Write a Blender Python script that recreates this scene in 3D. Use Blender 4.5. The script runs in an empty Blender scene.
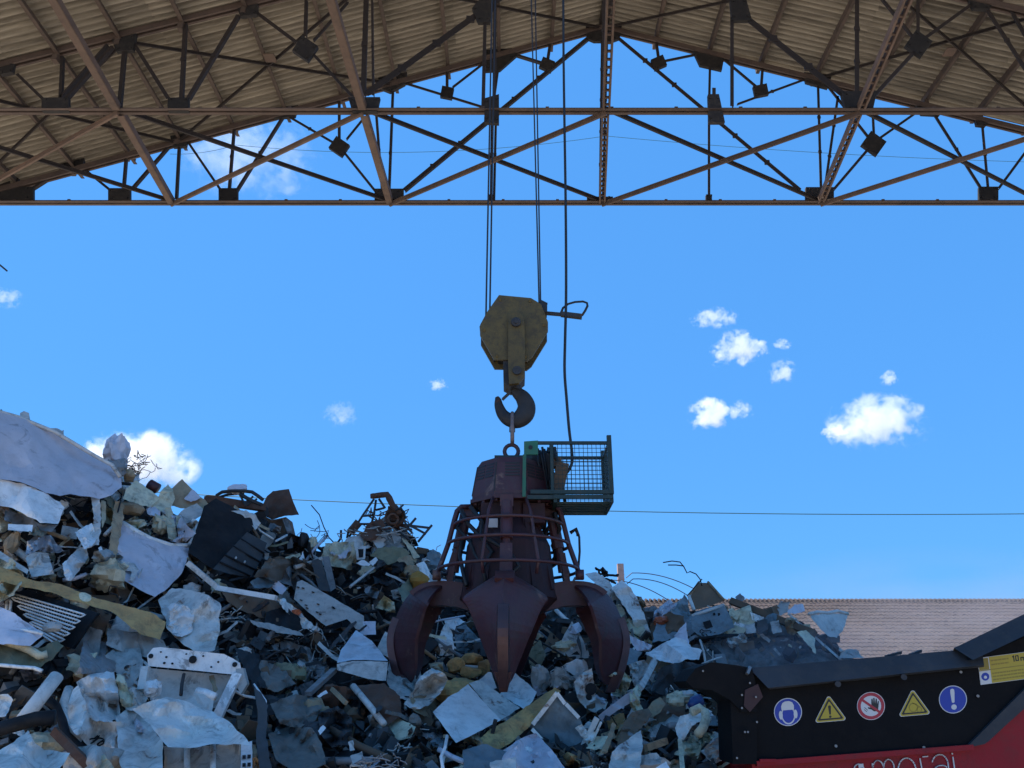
import bpy, math, random
from mathutils import Vector, Matrix, noise
from mathutils.geometry import delaunay_2d_cdt
R = math.radians
random.seed(7)
SC = bpy.context.scene
COL = SC.collection

# ------------------------------------------------------------------ camera
PITCH = R(22.0)
F = 768.0
CAMZ = 1.7
cam_d = bpy.data.cameras.new('camera')
cam = bpy.data.objects.new('camera', cam_d)
COL.objects.link(cam)
cam.location = (0, 0, CAMZ)
cam.rotation_euler = (R(90) + PITCH, 0, 0)
cam_d.sensor_fit = 'HORIZONTAL'
cam_d.sensor_width = 36.0
cam_d.lens = 36.0 * F / 1024.0
cam_d.clip_start = 0.05
cam_d.clip_end = 9000
SC.camera = cam

# ------------------------------------------------------------------ light
SUN_EL, SUN_AZ = R(62), R(279)          # azimuth clockwise from +Y: behind the camera, to the left
world = bpy.data.worlds.new('World')
SC.world = world
world.use_nodes = True
wn, wl = world.node_tree.nodes, world.node_tree.links
bg = wn['Background']
sky = wn.new('ShaderNodeTexSky')
sky.sky_type = 'NISHITA'
sky.sun_disc = False
sky.sun_elevation = SUN_EL
sky.sun_rotation = SUN_AZ
sky.altitude = 200
sky.air_density = 1.0
sky.dust_density = 0.3
sky.ozone_density = 2.6
hs = wn.new('ShaderNodeHueSaturation')
hs.inputs['Saturation'].default_value = 1.22
hs.inputs['Hue'].default_value = 0.492
wl.new(sky.outputs[0], hs.inputs['Color'])
gm = wn.new('ShaderNodeGamma'); gm.inputs['Gamma'].default_value = 0.25     # hazeless, very even sky
tn_ = wn.new('ShaderNodeMix'); tn_.data_type = 'RGBA'; tn_.blend_type = 'MULTIPLY'; tn_.inputs['Factor'].default_value = 1.0
tn_.inputs[7].default_value = (0.507, 1.45, 2.99, 1)
wl.new(hs.outputs[0], gm.inputs['Color']); wl.new(gm.outputs[0], tn_.inputs[6])
wl.new(tn_.outputs[2], bg.inputs['Color'])
bg.inputs['Strength'].default_value = 0.13
sun_d = bpy.data.lights.new('sun', 'SUN')
sun_d.energy = 4.2
sun_d.angle = R(0.5)
sun_d.color = (1.0, 0.95, 0.87)
sun = bpy.data.objects.new('sun', sun_d)
COL.objects.link(sun)
sd = Vector((math.sin(SUN_AZ) * math.cos(SUN_EL), math.cos(SUN_AZ) * math.cos(SUN_EL), math.sin(SUN_EL)))
sun.rotation_euler = sd.to_track_quat('Z', 'Y').to_euler()
SC.view_settings.view_transform = 'Standard'
SC.view_settings.look = 'None'
SC.view_settings.gamma = 1.0
SC.view_settings.exposure = 0.85
SC.cycles.volume_bounces = 6
SC.cycles.max_bounces = 8

# ------------------------------------------------------------------ helpers
FWD = Vector((0, math.cos(PITCH), math.sin(PITCH)))
UP = Vector((0, -math.sin(PITCH), math.cos(PITCH)))
RT = Vector((1, 0, 0))
CAM = Vector((0, 0, CAMZ))

def ray(px, py):
    return RT * ((px - 512) / F) + UP * ((384 - py) / F) + FWD

def P(px, py, Y):
    """the world point at world depth Y that lies behind a pixel of the picture frame"""
    d = ray(px, py)
    return CAM + d * (Y / d.y)

def zat(py, Y):
    return P(512, py, Y).z

def axes(d):
    d = d.normalized()
    a = Vector((0, 1, 0)) if abs(d.y) < 0.9 else Vector((0, 0, 1))
    s = d.cross(a).normalized()
    return d, s, s.cross(d).normalized()

class MB:
    """collects shapes, then links them as ONE mesh object"""
    def __init__(self):
        self.v, self.f, self.m, self.cur = [], [], [], 0
    def face(self, idx):
        self.f.append(tuple(idx)); self.m.append(self.cur)
    def raw(self, vs, fs):
        n = len(self.v)
        self.v += [Vector(p) for p in vs]
        for f in fs:
            self.face([i + n for i in f])
    def box(self, c, s, rot=None):
        c = Vector(c); h = [x / 2 for x in s]
        vs = [Vector((x * h[0], y * h[1], z * h[2])) for x in (-1, 1) for y in (-1, 1) for z in (-1, 1)]
        if rot is not None:
            vs = [rot @ p for p in vs]
        self.raw([p + c for p in vs], [(0, 1, 3, 2), (4, 6, 7, 5), (0, 4, 5, 1), (2, 3, 7, 6), (0, 2, 6, 4), (1, 5, 7, 3)])
    def bar(self, a, b, w, h=None, ext=0.0):
        """rectangular bar: w across in the facade plane, h along Y"""
        a, b = Vector(a), Vector(b); h = h or w
        d, s, u = axes(b - a)
        a = a - d * ext; b = b + d * ext
        vs = []
        for p in (a, b):
            for i, j in ((-1, -1), (1, -1), (1, 1), (-1, 1)):
                vs.append(p + s * (i * w / 2) + u * (j * h / 2))
        self.raw(vs, [(3, 2, 1, 0), (4, 5, 6, 7), (0, 1, 5, 4), (1, 2, 6, 5), (2, 3, 7, 6), (3, 0, 4, 7)])
    def tube(self, pts, r, n=6, cap=True):
        pts = [Vector(p) for p in pts]
        rs = r if isinstance(r, (list, tuple)) else [r] * len(pts)
        d0 = (pts[1] - pts[0]).normalized()
        _, s, u = axes(d0)
        base = len(self.v)
        for i, p in enumerate(pts):
            d = (pts[min(i + 1, len(pts) - 1)] - pts[max(i - 1, 0)])
            d = d.normalized() if d.length > 1e-9 else d0
            s = (s - d * s.dot(d))
            s = s.normalized() if s.length > 1e-6 else axes(d)[1]
            u = d.cross(s)
            for k in range(n):
                a = 2 * math.pi * k / n
                self.v.append(p + (s * math.cos(a) + u * math.sin(a)) * rs[i])
        for i in range(len(pts) - 1):
            for k in range(n):
                q, k2 = base + i * n, (k + 1) % n
                self.face((q + k, q + k2, q + n + k2, q + n + k))
        if cap:
            self.face([base + k for k in range(n)][::-1])
            self.face([base + (len(pts) - 1) * n + k for k in range(n)])
    def lathe(self, prof, n, c, rot=0.0, cap=True):
        c = Vector(c); base = len(self.v)
        for r, z in prof:
            for k in range(n):
                a = rot + 2 * math.pi * k / n
                self.v.append(c + Vector((r * math.cos(a), r * math.sin(a), z)))
        for i in range(len(prof) - 1):
            for k in range(n):
                q, k2 = base + i * n, (k + 1) % n
                self.face((q + k, q + k2, q + n + k2, q + n + k))
        if cap:
            self.face([base + k for k in range(n)][::-1])
            self.face([base + (len(prof) - 1) * n + k for k in range(n)])
    def prism(self, poly, off):
        """closed polygon (3D points) pushed along off"""
        poly = [Vector(p) for p in poly]; off = Vector(off); n = len(poly); base = len(self.v)
        self.v += poly + [p + off for p in poly]
        self.face(range(base, base + n))
        self.face(list(range(base + n, base + 2 * n))[::-1])
        for i in range(n):
            j = (i + 1) % n
            self.face((base + i, base + n + i, base + n + j, base + j))
    def build(self, name, mats, origin=None, parent=None, smooth=False):
        if origin is None:
            lo = [min(p[i] for p in self.v) for i in range(3)]; hi = [max(p[i] for p in self.v) for i in range(3)]
            origin = Vector([(a + b) / 2 for a, b in zip(lo, hi)])
        origin = Vector(origin)
        me = bpy.data.meshes.new(name)
        me.from_pydata([p - origin for p in self.v], [], self.f)
        for m in (mats if isinstance(mats, (list, tuple)) else [mats]):
            me.materials.append(m)
        if any(self.m):
            me.polygons.foreach_set('material_index', self.m)
        if smooth:
            me.polygons.foreach_set('use_smooth', [True] * len(self.f))
        me.update()
        o = bpy.data.objects.new(name, me)
        COL.objects.link(o)
        if parent is None:
            o.location = origin
        else:
            o.parent = parent
        return o

def tag(o, label=None, cat=None, group=None, kind=None):
    if label: o['label'] = label
    if cat: o['category'] = cat
    if group: o['group'] = group
    if kind: o['kind'] = kind
    return o

class Thing:
    def __init__(self, name, label, cat, loc, group=None):
        self.o = bpy.data.objects.new(name, None)
        self.o.empty_display_size = 0.2
        COL.objects.link(self.o)
        self.loc = Vector(loc); self.o.location = self.loc
        tag(self.o, label, cat, group)
    def part(self, name, mb, mat, parent=None, smooth=False, label=None):
        o = mb.build(name, mat, self.loc, parent or self.o, smooth)
        if label: o['label'] = label
        return o

# ------------------------------------------------------------------ materials
def newmat(name):
    m = bpy.data.materials.new(name); m.use_nodes = True
    nt = m.node_tree
    return m, nt.nodes, nt.links, nt.nodes['Principled BSDF']

def worn(name, col, col2=None, dirt=(0.09, 0.075, 0.06), damt=0.45, rust=None, ramt=0.0, rough=0.55,
         metal=0.0, bump=0.15, scale=3.0, var=0.25, stain=0.0, spec=0.5):
    """painted / bare surface with blotches, dirt, rust patches and a per object shade"""
    m, N, L, b = newmat(name)
    tc = N.new('ShaderNodeTexCoord'); oi = N.new('ShaderNodeObjectInfo')
    mp = N.new('ShaderNodeVectorMath'); mp.operation = 'MULTIPLY_ADD'
    cm = N.new('ShaderNodeCombineXYZ')
    mul = N.new('ShaderNodeMath'); mul.operation = 'MULTIPLY'; mul.inputs[1].default_value = 57.0
    L.new(oi.outputs['Random'], mul.inputs[0])
    for i in range(3): L.new(mul.outputs[0], cm.inputs[i])
    L.new(tc.outputs['Object'], mp.inputs[0]); mp.inputs[1].default_value = (1, 1, 1); L.new(cm.outputs[0], mp.inputs[2])
    def nz(sc, det, rgh=0.6, dist=0.0):
        n = N.new('ShaderNodeTexNoise'); n.inputs['Scale'].default_value = sc; n.inputs['Detail'].default_value = det
        n.inputs['Roughness'].default_value = rgh; n.inputs['Distortion'].default_value = dist
        L.new(mp.outputs[0], n.inputs['Vector']); return n
    def ramp(src, a, c):
        r = N.new('ShaderNodeMapRange'); r.inputs['From Min'].default_value = a; r.inputs['From Max'].default_value = c
        L.new(src, r.inputs['Value']); return r.outputs[0]
    def mix(fac, a, c):
        x = N.new('ShaderNodeMix'); x.data_type = 'RGBA'
        if fac is not None: L.new(fac, x.inputs['Factor'])
        for s, k in ((a, 6), (c, 7)):
            if isinstance(s, tuple): x.inputs[k].default_value = (*s, 1)
            else: L.new(s, x.inputs[k])
        return x.outputs[2]
    n1 = nz(scale, 6, 0.65, 0.4); n2 = nz(scale * 2.7, 8, 0.75, 0.2); n3 = nz(scale * 9, 4, 0.7)
    c2 = col2 or tuple(x * 0.72 for x in col)
    c = mix(ramp(n1.outputs[0], 0.35, 0.65), col, c2)
    k = N.new('ShaderNodeMath'); k.operation = 'MULTIPLY'; k.inputs[1].default_value = damt
    L.new(ramp(n2.outputs[0], 0.47, 0.72), k.inputs[0])
    c = mix(k.outputs[0], c, dirt)
    if stain:                                             # scuffs and sharp-edged blotches
        n4 = nz(scale * 1.1, 9, 0.75, 1.2); n5 = nz(scale * 0.7, 3, 0.5, 0.5)
        k4 = N.new('ShaderNodeMath'); k4.operation = 'MULTIPLY'; L.new(ramp(n4.outputs[0], 0.54, 0.6), k4.inputs[0]); L.new(ramp(n5.outputs[0], 0.42, 0.6), k4.inputs[1])
        k5 = N.new('ShaderNodeMath'); k5.operation = 'MULTIPLY'; L.new(k4.outputs[0], k5.inputs[0]); k5.inputs[1].default_value = stain
        c = mix(k5.outputs[0], c, tuple(x * .6 for x in dirt))
    rr = None
    if rust:
        rr = ramp(n1.outputs[0], 0.72 - 0.3 * ramt, 0.76 - 0.28 * ramt)
        r2 = N.new('ShaderNodeMath'); r2.operation = 'MULTIPLY'
        L.new(rr, r2.inputs[0]); L.new(ramp(n3.outputs[0], 0.35, 0.6), r2.inputs[1])
        c = mix(r2.outputs[0], c, rust)
    h = N.new('ShaderNodeHueSaturation')
    v = N.new('ShaderNodeMapRange'); v.inputs['To Min'].default_value = 1 - var; v.inputs['To Max'].default_value = 1 + var * 0.6
    L.new(oi.outputs['Random'], v.inputs['Value']); L.new(v.outputs[0], h.inputs['Value']); L.new(c, h.inputs['Color'])
    L.new(h.outputs[0], b.inputs['Base Color'])
    b.inputs['Metallic'].default_value = metal; b.inputs['Specular IOR Level'].default_value = spec
    rg = N.new('ShaderNodeMapRange'); rg.inputs['To Min'].default_value = max(0.1, rough - 0.15); rg.inputs['To Max'].default_value = min(1, rough + 0.2)
    L.new(n2.outputs[0], rg.inputs['Value']); L.new(rg.outputs[0], b.inputs['Roughness'])
    if bump:
        bp = N.new('ShaderNodeBump'); bp.inputs['Strength'].default_value = bump; bp.inputs['Distance'].default_value = 0.03
        L.new(n2.outputs[0], bp.inputs['Height']); L.new(bp.outputs[0], b.inputs['Normal'])
    return m

def plain(name, col, rough=0.6, metal=0.0):
    m, N, L, b = newmat(name)
    b.inputs['Base Color'].default_value = (*col, 1); b.inputs['Roughness'].default_value = rough; b.inputs['Metallic'].default_value = metal
    return m

RUST = (0.16, 0.065, 0.03)
M = {}
M['white'] = worn('white_paint', (0.83, 0.79, 0.72), (0.69, 0.65, 0.59), damt=0.6, rust=RUST, ramt=0.34, rough=0.45, stain=.6, bump=.12)
M['clean'] = worn('clean_white_enamel', (0.88, 0.86, 0.82), (0.81, 0.79, 0.76), damt=0.4, rough=0.35, var=0.1, stain=.6, bump=.08)
M['lgrey'] = worn('light_grey_paint', (0.58, 0.55, 0.5), (0.46, 0.44, 0.4), damt=0.6, rough=0.5, stain=.7, rust=RUST, ramt=.25, bump=.12)
M['lilac'] = worn('lilac_grey_plastic', (0.66, 0.63, 0.67), (0.6, 0.57, 0.61), damt=0.2, rough=0.5, var=0.12, stain=.4)
M['grey'] = worn('grey_paint', (0.29, 0.285, 0.28), (0.21, 0.205, 0.2), damt=0.6, rust=RUST, ramt=0.25, rough=0.5, stain=.6, bump=.3)
M['slate'] = worn('slate_grey_plastic', (0.075, 0.075, 0.075), (0.045, 0.045, 0.047), damt=0.45, rough=0.55, spec=.25, stain=.5)
M['dark'] = worn('dark_steel', (0.05, 0.05, 0.052), (0.025, 0.025, 0.027), spec=.25, damt=0.5, rust=RUST, ramt=0.35, rough=0.6)
M['black'] = worn('black_plastic', (0.018, 0.018, 0.02), (0.008, 0.008, 0.009), damt=0.2, rough=0.6, spec=.2)
M['rust'] = worn('rusty_steel', (0.15, 0.06, 0.03), (0.09, 0.045, 0.028), dirt=(0.22, 0.17, 0.14), damt=0.4, rough=0.85, bump=0.4)
M['tan'] = worn('tan_board', (0.45, 0.31, 0.18), (0.35, 0.25, 0.15), damt=0.55, rough=0.85, stain=.5, bump=.3)
M['cream'] = worn('cream_foam', (0.72, 0.65, 0.46), (0.62, 0.54, 0.36), damt=0.65, rough=0.9, bump=0.5, stain=.6)
M['yellow'] = worn('yellow_foam', (0.68, 0.4, 0.15), (0.5, 0.28, 0.11), damt=0.6, rough=0.95, bump=0.7, stain=.5)
M['orange'] = worn('orange_foam', (0.6, 0.3, 0.05), (0.5, 0.24, 0.05), damt=0.25, rough=0.9)
M['brown'] = worn('brown_board', (0.2, 0.125, 0.075), (0.14, 0.088, 0.055), damt=0.5, rough=0.85)
M['olive'] = worn('olive_sheet', (0.25, 0.23, 0.13), (0.19, 0.18, 0.11), damt=0.6, rough=0.7, stain=.5)
M['teal'] = worn('teal_grey_sheet', (0.2, 0.26, 0.28), (0.15, 0.2, 0.22), damt=0.6, rough=0.5, stain=.6, bump=.3)
M['silver'] = worn('galvanised_sheet', (0.6, 0.6, 0.62), (0.5, 0.5, 0.52), damt=0.35, rough=0.35, metal=0.6, stain=.5)
M['cloth'] = worn('dirty_cloth', (0.24, 0.22, 0.19), (0.16, 0.145, 0.125), damt=0.5, rough=0.95, bump=0.4)
M['blue'] = worn('blue_plastic', (0.03, 0.06, 0.2), damt=0.3, rough=0.4)
M['orangered'] = worn('orange_red_plastic', (0.5, 0.1, 0.03), damt=0.3, rough=0.4)
M['maroon'] = worn('maroon_paint', (0.068, 0.017, 0.021), (0.048, 0.014, 0.017), dirt=(0.06, 0.045, 0.042), damt=0.6,
                   rust=(0.15, 0.085, 0.065), ramt=0.35, rough=0.5, scale=2.6, bump=0.2, var=0.12, stain=.6)
M['wornmaroon'] = worn('rubbed_maroon_paint', (0.11, 0.06, 0.062), (0.075, 0.038, 0.04), dirt=(0.05, 0.035, 0.033), damt=0.6, rough=0.33, metal=0.5, scale=3)
M['bodymaroon'] = worn('greasy_maroon_paint', (0.045, 0.016, 0.018), (0.03, 0.013, 0.015), dirt=(0.02, 0.018, 0.018), damt=0.7, rough=0.6, spec=.3, scale=3)
M['wornsteel'] = worn('rubbed_steel', (0.22, 0.17, 0.16), (0.13, 0.09, 0.085), damt=0.5, rough=0.42, metal=0.5, scale=4)
M['blockyellow'] = worn('grimy_yellow_paint', (0.115, 0.078, 0.016), (0.075, 0.052, 0.013), dirt=(0.025, 0.02, 0.014), damt=0.8,
                        rust=(0.06, 0.04, 0.025), ramt=0.4, rough=0.6, scale=4.5, var=0.05)
M['greenpaint'] = worn('green_paint', (0.016, 0.12, 0.065), (0.013, 0.09, 0.05), damt=0.35, rough=0.5)
M['darkgreen'] = worn('dark_green_paint', (0.007, 0.03, 0.028), damt=0.4, rough=0.5)
M['truss'] = worn('old_truss_steel', (0.03, 0.019, 0.015), (0.021, 0.014, 0.012), dirt=(0.02, 0.017, 0.016), damt=0.5, rust=(0.13, 0.07, 0.045),
                  ramt=0.2, rough=0.75, scale=1.5, var=0.2)
M['tie'] = worn('tan_primed_steel', (0.16, 0.1, 0.07), (0.11, 0.07, 0.05), dirt=(0.06, 0.045, 0.04), damt=0.6, rough=0.75, scale=1.5)
M['gusset'] = worn('gusset_steel', (0.02, 0.016, 0.015), damt=0.4, rough=0.8, var=0.3)
M['rope'] = plain('wire_rope', (0.03, 0.03, 0.035), 0.6, 0.3)
M['rubber'] = plain('black_rubber', (0.012, 0.012, 0.014), 0.6)
M['machineblack'] = worn('black_machine_paint', (0.008, 0.008, 0.009), (0.006, 0.006, 0.007), dirt=(0.025, 0.022, 0.02), damt=0.3, rough=0.75, var=0.05, spec=.12)
M['rim'] = worn('dark_slate_paint', (0.04, 0.045, 0.053), (0.03, 0.034, 0.04), dirt=(0.09, 0.08, 0.07), damt=0.4, rough=0.6, var=0.05, spec=.25)
M['red'] = worn('red_machine_paint', (0.3, 0.01, 0.018), (0.25, 0.01, 0.017), dirt=(0.13, 0.04, 0.036), damt=0.5, rough=0.55, var=0.05, spec=.25, stain=.3)
M['bolt'] = plain('bright_bolt', (0.2, 0.2, 0.2), 0.4, 0.6)
M['s_white'] = plain('sign_white', (0.55, 0.55, 0.55), 0.45)
M['s_blue'] = plain('sign_blue', (0.008, 0.035, 0.3), 0.45)
M['s_yellow'] = plain('sign_yellow', (0.42, 0.31, 0.025), 0.45)
M['s_red'] = plain('sign_red', (0.36, 0.02, 0.035), 0.45)
M['s_black'] = plain('sign_black', (0.012, 0.012, 0.012), 0.5)
M['s_olive'] = plain('sign_dark_yellow', (0.26, 0.19, 0.02), 0.5)

def concrete(name, col, sc=0.3):
    return worn(name, col, tuple(c * 0.8 for c in col), dirt=tuple(c * 0.4 for c in col), damt=0.4, rough=0.9, scale=sc, var=0.0, bump=0.1)
M['ground'] = concrete('yard_ground', (0.47, 0.4, 0.31))
M['heap'] = worn('heap_gap_shade', (0.022, 0.02, 0.019), (0.013, 0.012, 0.012), dirt=(0.06, 0.054, 0.048), damt=0.5, rough=0.9, scale=5, bump=0.6)  # painted near-black so the gaps between scrap look deep in shade
M['fluff'] = worn('grey_dust', (0.34, 0.31, 0.29), (0.23, 0.21, 0.2), dirt=(0.1, 0.088, 0.08), damt=0.7, rough=1.0, scale=6, bump=0.9)
M['roofsheet'] = worn('fibre_cement_sheet', (0.39, 0.33, 0.25), (0.22, 0.185, 0.14), dirt=(0.06, 0.046, 0.035), damt=0.75, rough=0.9, scale=1.6, var=0.12)
for n_ in M['roofsheet'].node_tree.nodes:                  # stripes painted along the corrugations for the light-dark contrast the shading lacks
    if n_.type == 'VECT_MATH': n_.inputs[1].default_value = (0.16, 2.6, 0.16)
M['tile'] = worn('terracotta_tile', (0.048, 0.024, 0.016), (0.03, 0.02, 0.016), dirt=(0.13, 0.105, 0.092), damt=0.75, rough=0.9, scale=1.6, var=0.0)
for n_ in M['tile'].node_tree.nodes:                       # dirt lies along the courses
    if n_.type == 'VECT_MATH': n_.inputs[1].default_value = (0.22, 1.6, 1.6)
M['plaster'] = worn('old_plaster', (0.5, 0.4, 0.33), damt=0.4, rough=0.9, scale=1.0)
M['post'] = worn('pink_brick', (0.5, 0.33, 0.27), damt=0.3, rough=0.9)
# ------------------------------------------------------------------ ground
mb = MB(); mb.raw([(-3000, -3000, 0), (3000, -3000, 0), (3000, 3000, 0), (-3000, 3000, 0)], [(0, 1, 2, 3)])
tag(mb.build('ground', M['ground']), kind='structure')

# ------------------------------------------------------------------ open shed: trusses, ties, purlins, roof
YF, YN = 18.4, 14.67
RX, RZ, SL, SR = 2.93, 21.36, 0.351, 0.312
def roofz(x):
    return RZ - (SL if x < RX else SR) * abs(x - RX)
shed = Thing('open_shed', 'open steel shed with latticed trusses and corrugated roof over the scrap yard', 'shed', (RX, 10, 0))

M['chord'] = worn('chord_steel', (0.11, 0.072, 0.055), (0.075, 0.05, 0.04), dirt=(0.035, 0.028, 0.025), damt=0.5, rough=0.75, scale=1.5)
def truss(Y, chord_y, chord_w, top, webs, plates, xl, xr):
    mb = MB()
    a, b = P(xl, chord_y, Y), P(xr, chord_y, Y); b.z = a.z
    # bottom chord: two angles back to back with a slot between them
    mb.box(((a.x + b.x) / 2, Y - 0.07, a.z + 0.03), (b.x - a.x, 0.08, 0.016))
    mb.box(((a.x + b.x) / 2, Y + 0.07, a.z + 0.03), (b.x - a.x, 0.08, 0.016))
    mb.box(((a.x + b.x) / 2, Y - 0.035, a.z + 0.03 + chord_w / 2), (b.x - a.x, 0.018, chord_w))
    mb.box(((a.x + b.x) / 2, Y + 0.035, a.z + 0.03 + chord_w / 2), (b.x - a.x, 0.018, chord_w))
    x = a.x
    while x < b.x:
        mb.box((x, Y, a.z + 0.045 + chord_w), (0.08, 0.1, 0.03)); x += 1.55
    # top chords
    for pts in top:
        q = [P(px, py, Y) for px, py in pts]
        for i in range(len(q) - 1):
            mb.bar(q[i] + Vector((0, -0.06, 0)), q[i + 1] + Vector((0, -0.06, 0)), 0.17, 0.05, 0.03)
            mb.bar(q[i] + Vector((0, 0.06, 0)), q[i + 1] + Vector((0, 0.06, 0)), 0.17, 0.05, 0.03)
    t = shed.part('roof_truss', mb, M['chord'])
    for w in webs:
        x0, y0, x1, y1 = w[:4]; wd = (w[4] if len(w) > 4 else 0.085) * .84
        m = MB(); p, q = P(x0, y0, Y), P(x1, y1, Y)
        d, s, u = axes(q - p)
        # angle section: a flat leg and an upstanding leg
        m.bar(p, q, wd, 0.02)
        m.bar(p + s * (wd / 2 - 0.01) + Vector((0, 0.05, 0)), q + s * (wd / 2 - 0.01) + Vector((0, 0.05, 0)), 0.02, 0.08)
        n = max(1, int((q - p).length / 1.1))
        for k in range(1, n):
            m.box(p.lerp(q, k / n), (wd * 1.25, 0.05, wd * 1.25))
        shed.part('web_strut', m, M['truss'], t)
    for g in plates:
        m = MB(); pts = [P(x, y, Y - 0.05) for x, y in g]
        m.prism(pts, (0, 0.1, 0)); c = sum(pts, Vector()) / len(pts)
        for p in pts:                                     # bolt heads
            e = p.lerp(c, 0.3); m.box((e.x, Y - 0.06, e.z), (0.05, 0.03, 0.05))
        shed.part('gusset_plate', m, M['gusset'], t)
    return t

def sq(x, y, w, h, rot=0.0):
    c, s = math.cos(rot), math.sin(rot)
    return [(x + (i * w * c - j * h * s) / 2, y + (i * w * s + j * h * c) / 2) for i, j in ((-1, -1), (1, -1), (1, 1), (-1, 1))]

far_webs = [(589, 37, 404, 190, .14), (484, 69, 483, 108), (498, 68, 492, 112), (492, 112, 491, 199), (496, 112, 494, 199),
    (551, 38, 547, 64, .11), (547, 64, 508, 52), (405, 83, 483, 107), (453, 87, 484, 63), (447, 70, 447, 92, .1), (393, 84, 389, 190), (376, 112, 382, 190),
    (281, 112, 339, 146), (339, 146, 376, 192), (339, 100, 339, 146), (347, 139, 364, 118), (283, 116, 236, 191), (234, 126, 229, 188),
    (172, 142, 132, 188), (179, 143, 176, 199), (188, 142, 220, 189), (126, 154, 123, 190), (61, 170, 31, 189), (83, 168, 110, 190), (17, 178, 17, 188),
    (10, 182, -30, 196), (617, 37, 800, 190, .14), (656, 40, 659, 62, .11), (659, 62, 698, 54), (710, 65, 709, 110), (709, 110, 709, 199),
    (725, 60, 757, 87), (738, 104, 806, 79), (763, 62, 761, 90, .1), (818, 84, 821, 188), (838, 96, 825, 188), (828, 86, 870, 139), (869, 148, 834, 189),
    (880, 138, 920, 110), (873, 118, 874, 138), (933, 112, 981, 188), (982, 122, 988, 188), (1030, 146, 999, 188), (1060, 140, 1070, 190), (602, 40, 600, 199), (607, 40, 603, 199)]
far_plates = [[(586, 25), (622, 24), (620, 38), (612, 41), (594, 41), (587, 38)], [(483, 50), (512, 48), (517, 55), (500, 70), (484, 71)], sq(547, 64, 13, 11, .4), sq(447, 92, 12, 11, .2),
    [(378, 77), (407, 72), (405, 84), (390, 92), (380, 88)], sq(339, 146, 16, 14, .6), [(270, 108), (298, 105), (295, 116), (274, 118)], [(170, 136), (189, 132), (186, 146), (173, 147)],
    [(60, 164), (84, 158), (82, 169), (66, 172)], sq(389, 195, 29, 13), sq(228, 194, 19, 12), sq(119, 194, 22, 12), sq(12, 193, 42, 13), sq(600, 199, 26, 5),
    sq(659, 62, 13, 11, -.4), [(692, 48), (725, 53), (722, 70), (700, 65)], sq(761, 90, 14, 11, -.2), [(804, 72), (832, 75), (828, 88), (806, 82)], sq(874, 143, 19, 17, .62),
    [(916, 105), (942, 108), (940, 115), (922, 114)], [(975, 117), (990, 119), (986, 126), (977, 125)], sq(820, 193, 28, 12), sq(989, 193, 19, 13), sq(709, 198, 6, 7), sq(492, 198, 6, 7)]
tf = truss(YF, 204, 0.075, [[(603, 28), (-60, 207)], [(603, 28), (1110, 152)]], far_webs, far_plates, -420, 1420)
near_webs = [(112, 46, 66, 98), (107, 44, 60, 97, .06), (124, 50, 119, 106, .11), (134, 44, 168, 98, .11), (185, 22, 181, 98, .11), (238, 15, 188, 98, .11), (62, 56, 60, 98), (257, 13, 296, 42, .11),
    (313, 54, 352, 96), (306, 0, 305, 36, .09), (314, 40, 348, 2), (17, 74, 44, 100), (366, -4, 363, 95, .14), (372, 0, 373, 95, .06),
    (366, 94, 503, -4, .2), (485, 22, 483, 108, .1), (495, 0, 494, 108, .1), (497, 96, 497, 112, .05), (604, -6, 604, 108, .1),
    (739, 12, 845, 96, .2), (732, 18, 732, 106, .1), (728, -3, 746, 14, .2), (714, 88, 714, 110, .1), (857, -3, 857, 96, .12), (880, -4, 914, 38), (918, 0, 918, 38, .09),
    (925, 38, 972, 4, .1), (914, 52, 872, 98, .1), (985, 6, 1030, 76, .11), (1010, 8, 1060, 96, .1), (1046, 12, 1040, 100, .11)]
near_plates = [[(110, 36), (136, 33), (133, 50), (116, 51)], [(236, 4), (258, -2), (257, 14), (240, 16)], sq(55, 104, 27, 13), sq(178, 104, 21, 13), sq(305, 48, 19, 18, .6), [(-6, 66), (14, 62), (12, 72), (0, 74)],
    [(348, 97), (380, 97), (377, 111), (352, 111)], [(472, 8), (482, -4), (495, -2), (490, 22), (478, 22)], [(485, 98), (499, 94), (499, 123), (484, 122)], [(841, 91), (877, 91), (873, 110), (846, 110)],
    [(730, -2), (746, -2), (752, 20), (732, 20)], [(708, 94), (719, 94), (725, 122), (709, 122)], sq(919, 43, 20, 19, .62), [(968, -3), (994, 0), (990, 9), (974, 8)]]
tn = truss(YN, 112.5, 0.08, [[(-120, 96), (430, -40)], [(800, -42), (1120, 36)]], near_webs, near_plates, -420, 1420)

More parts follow.
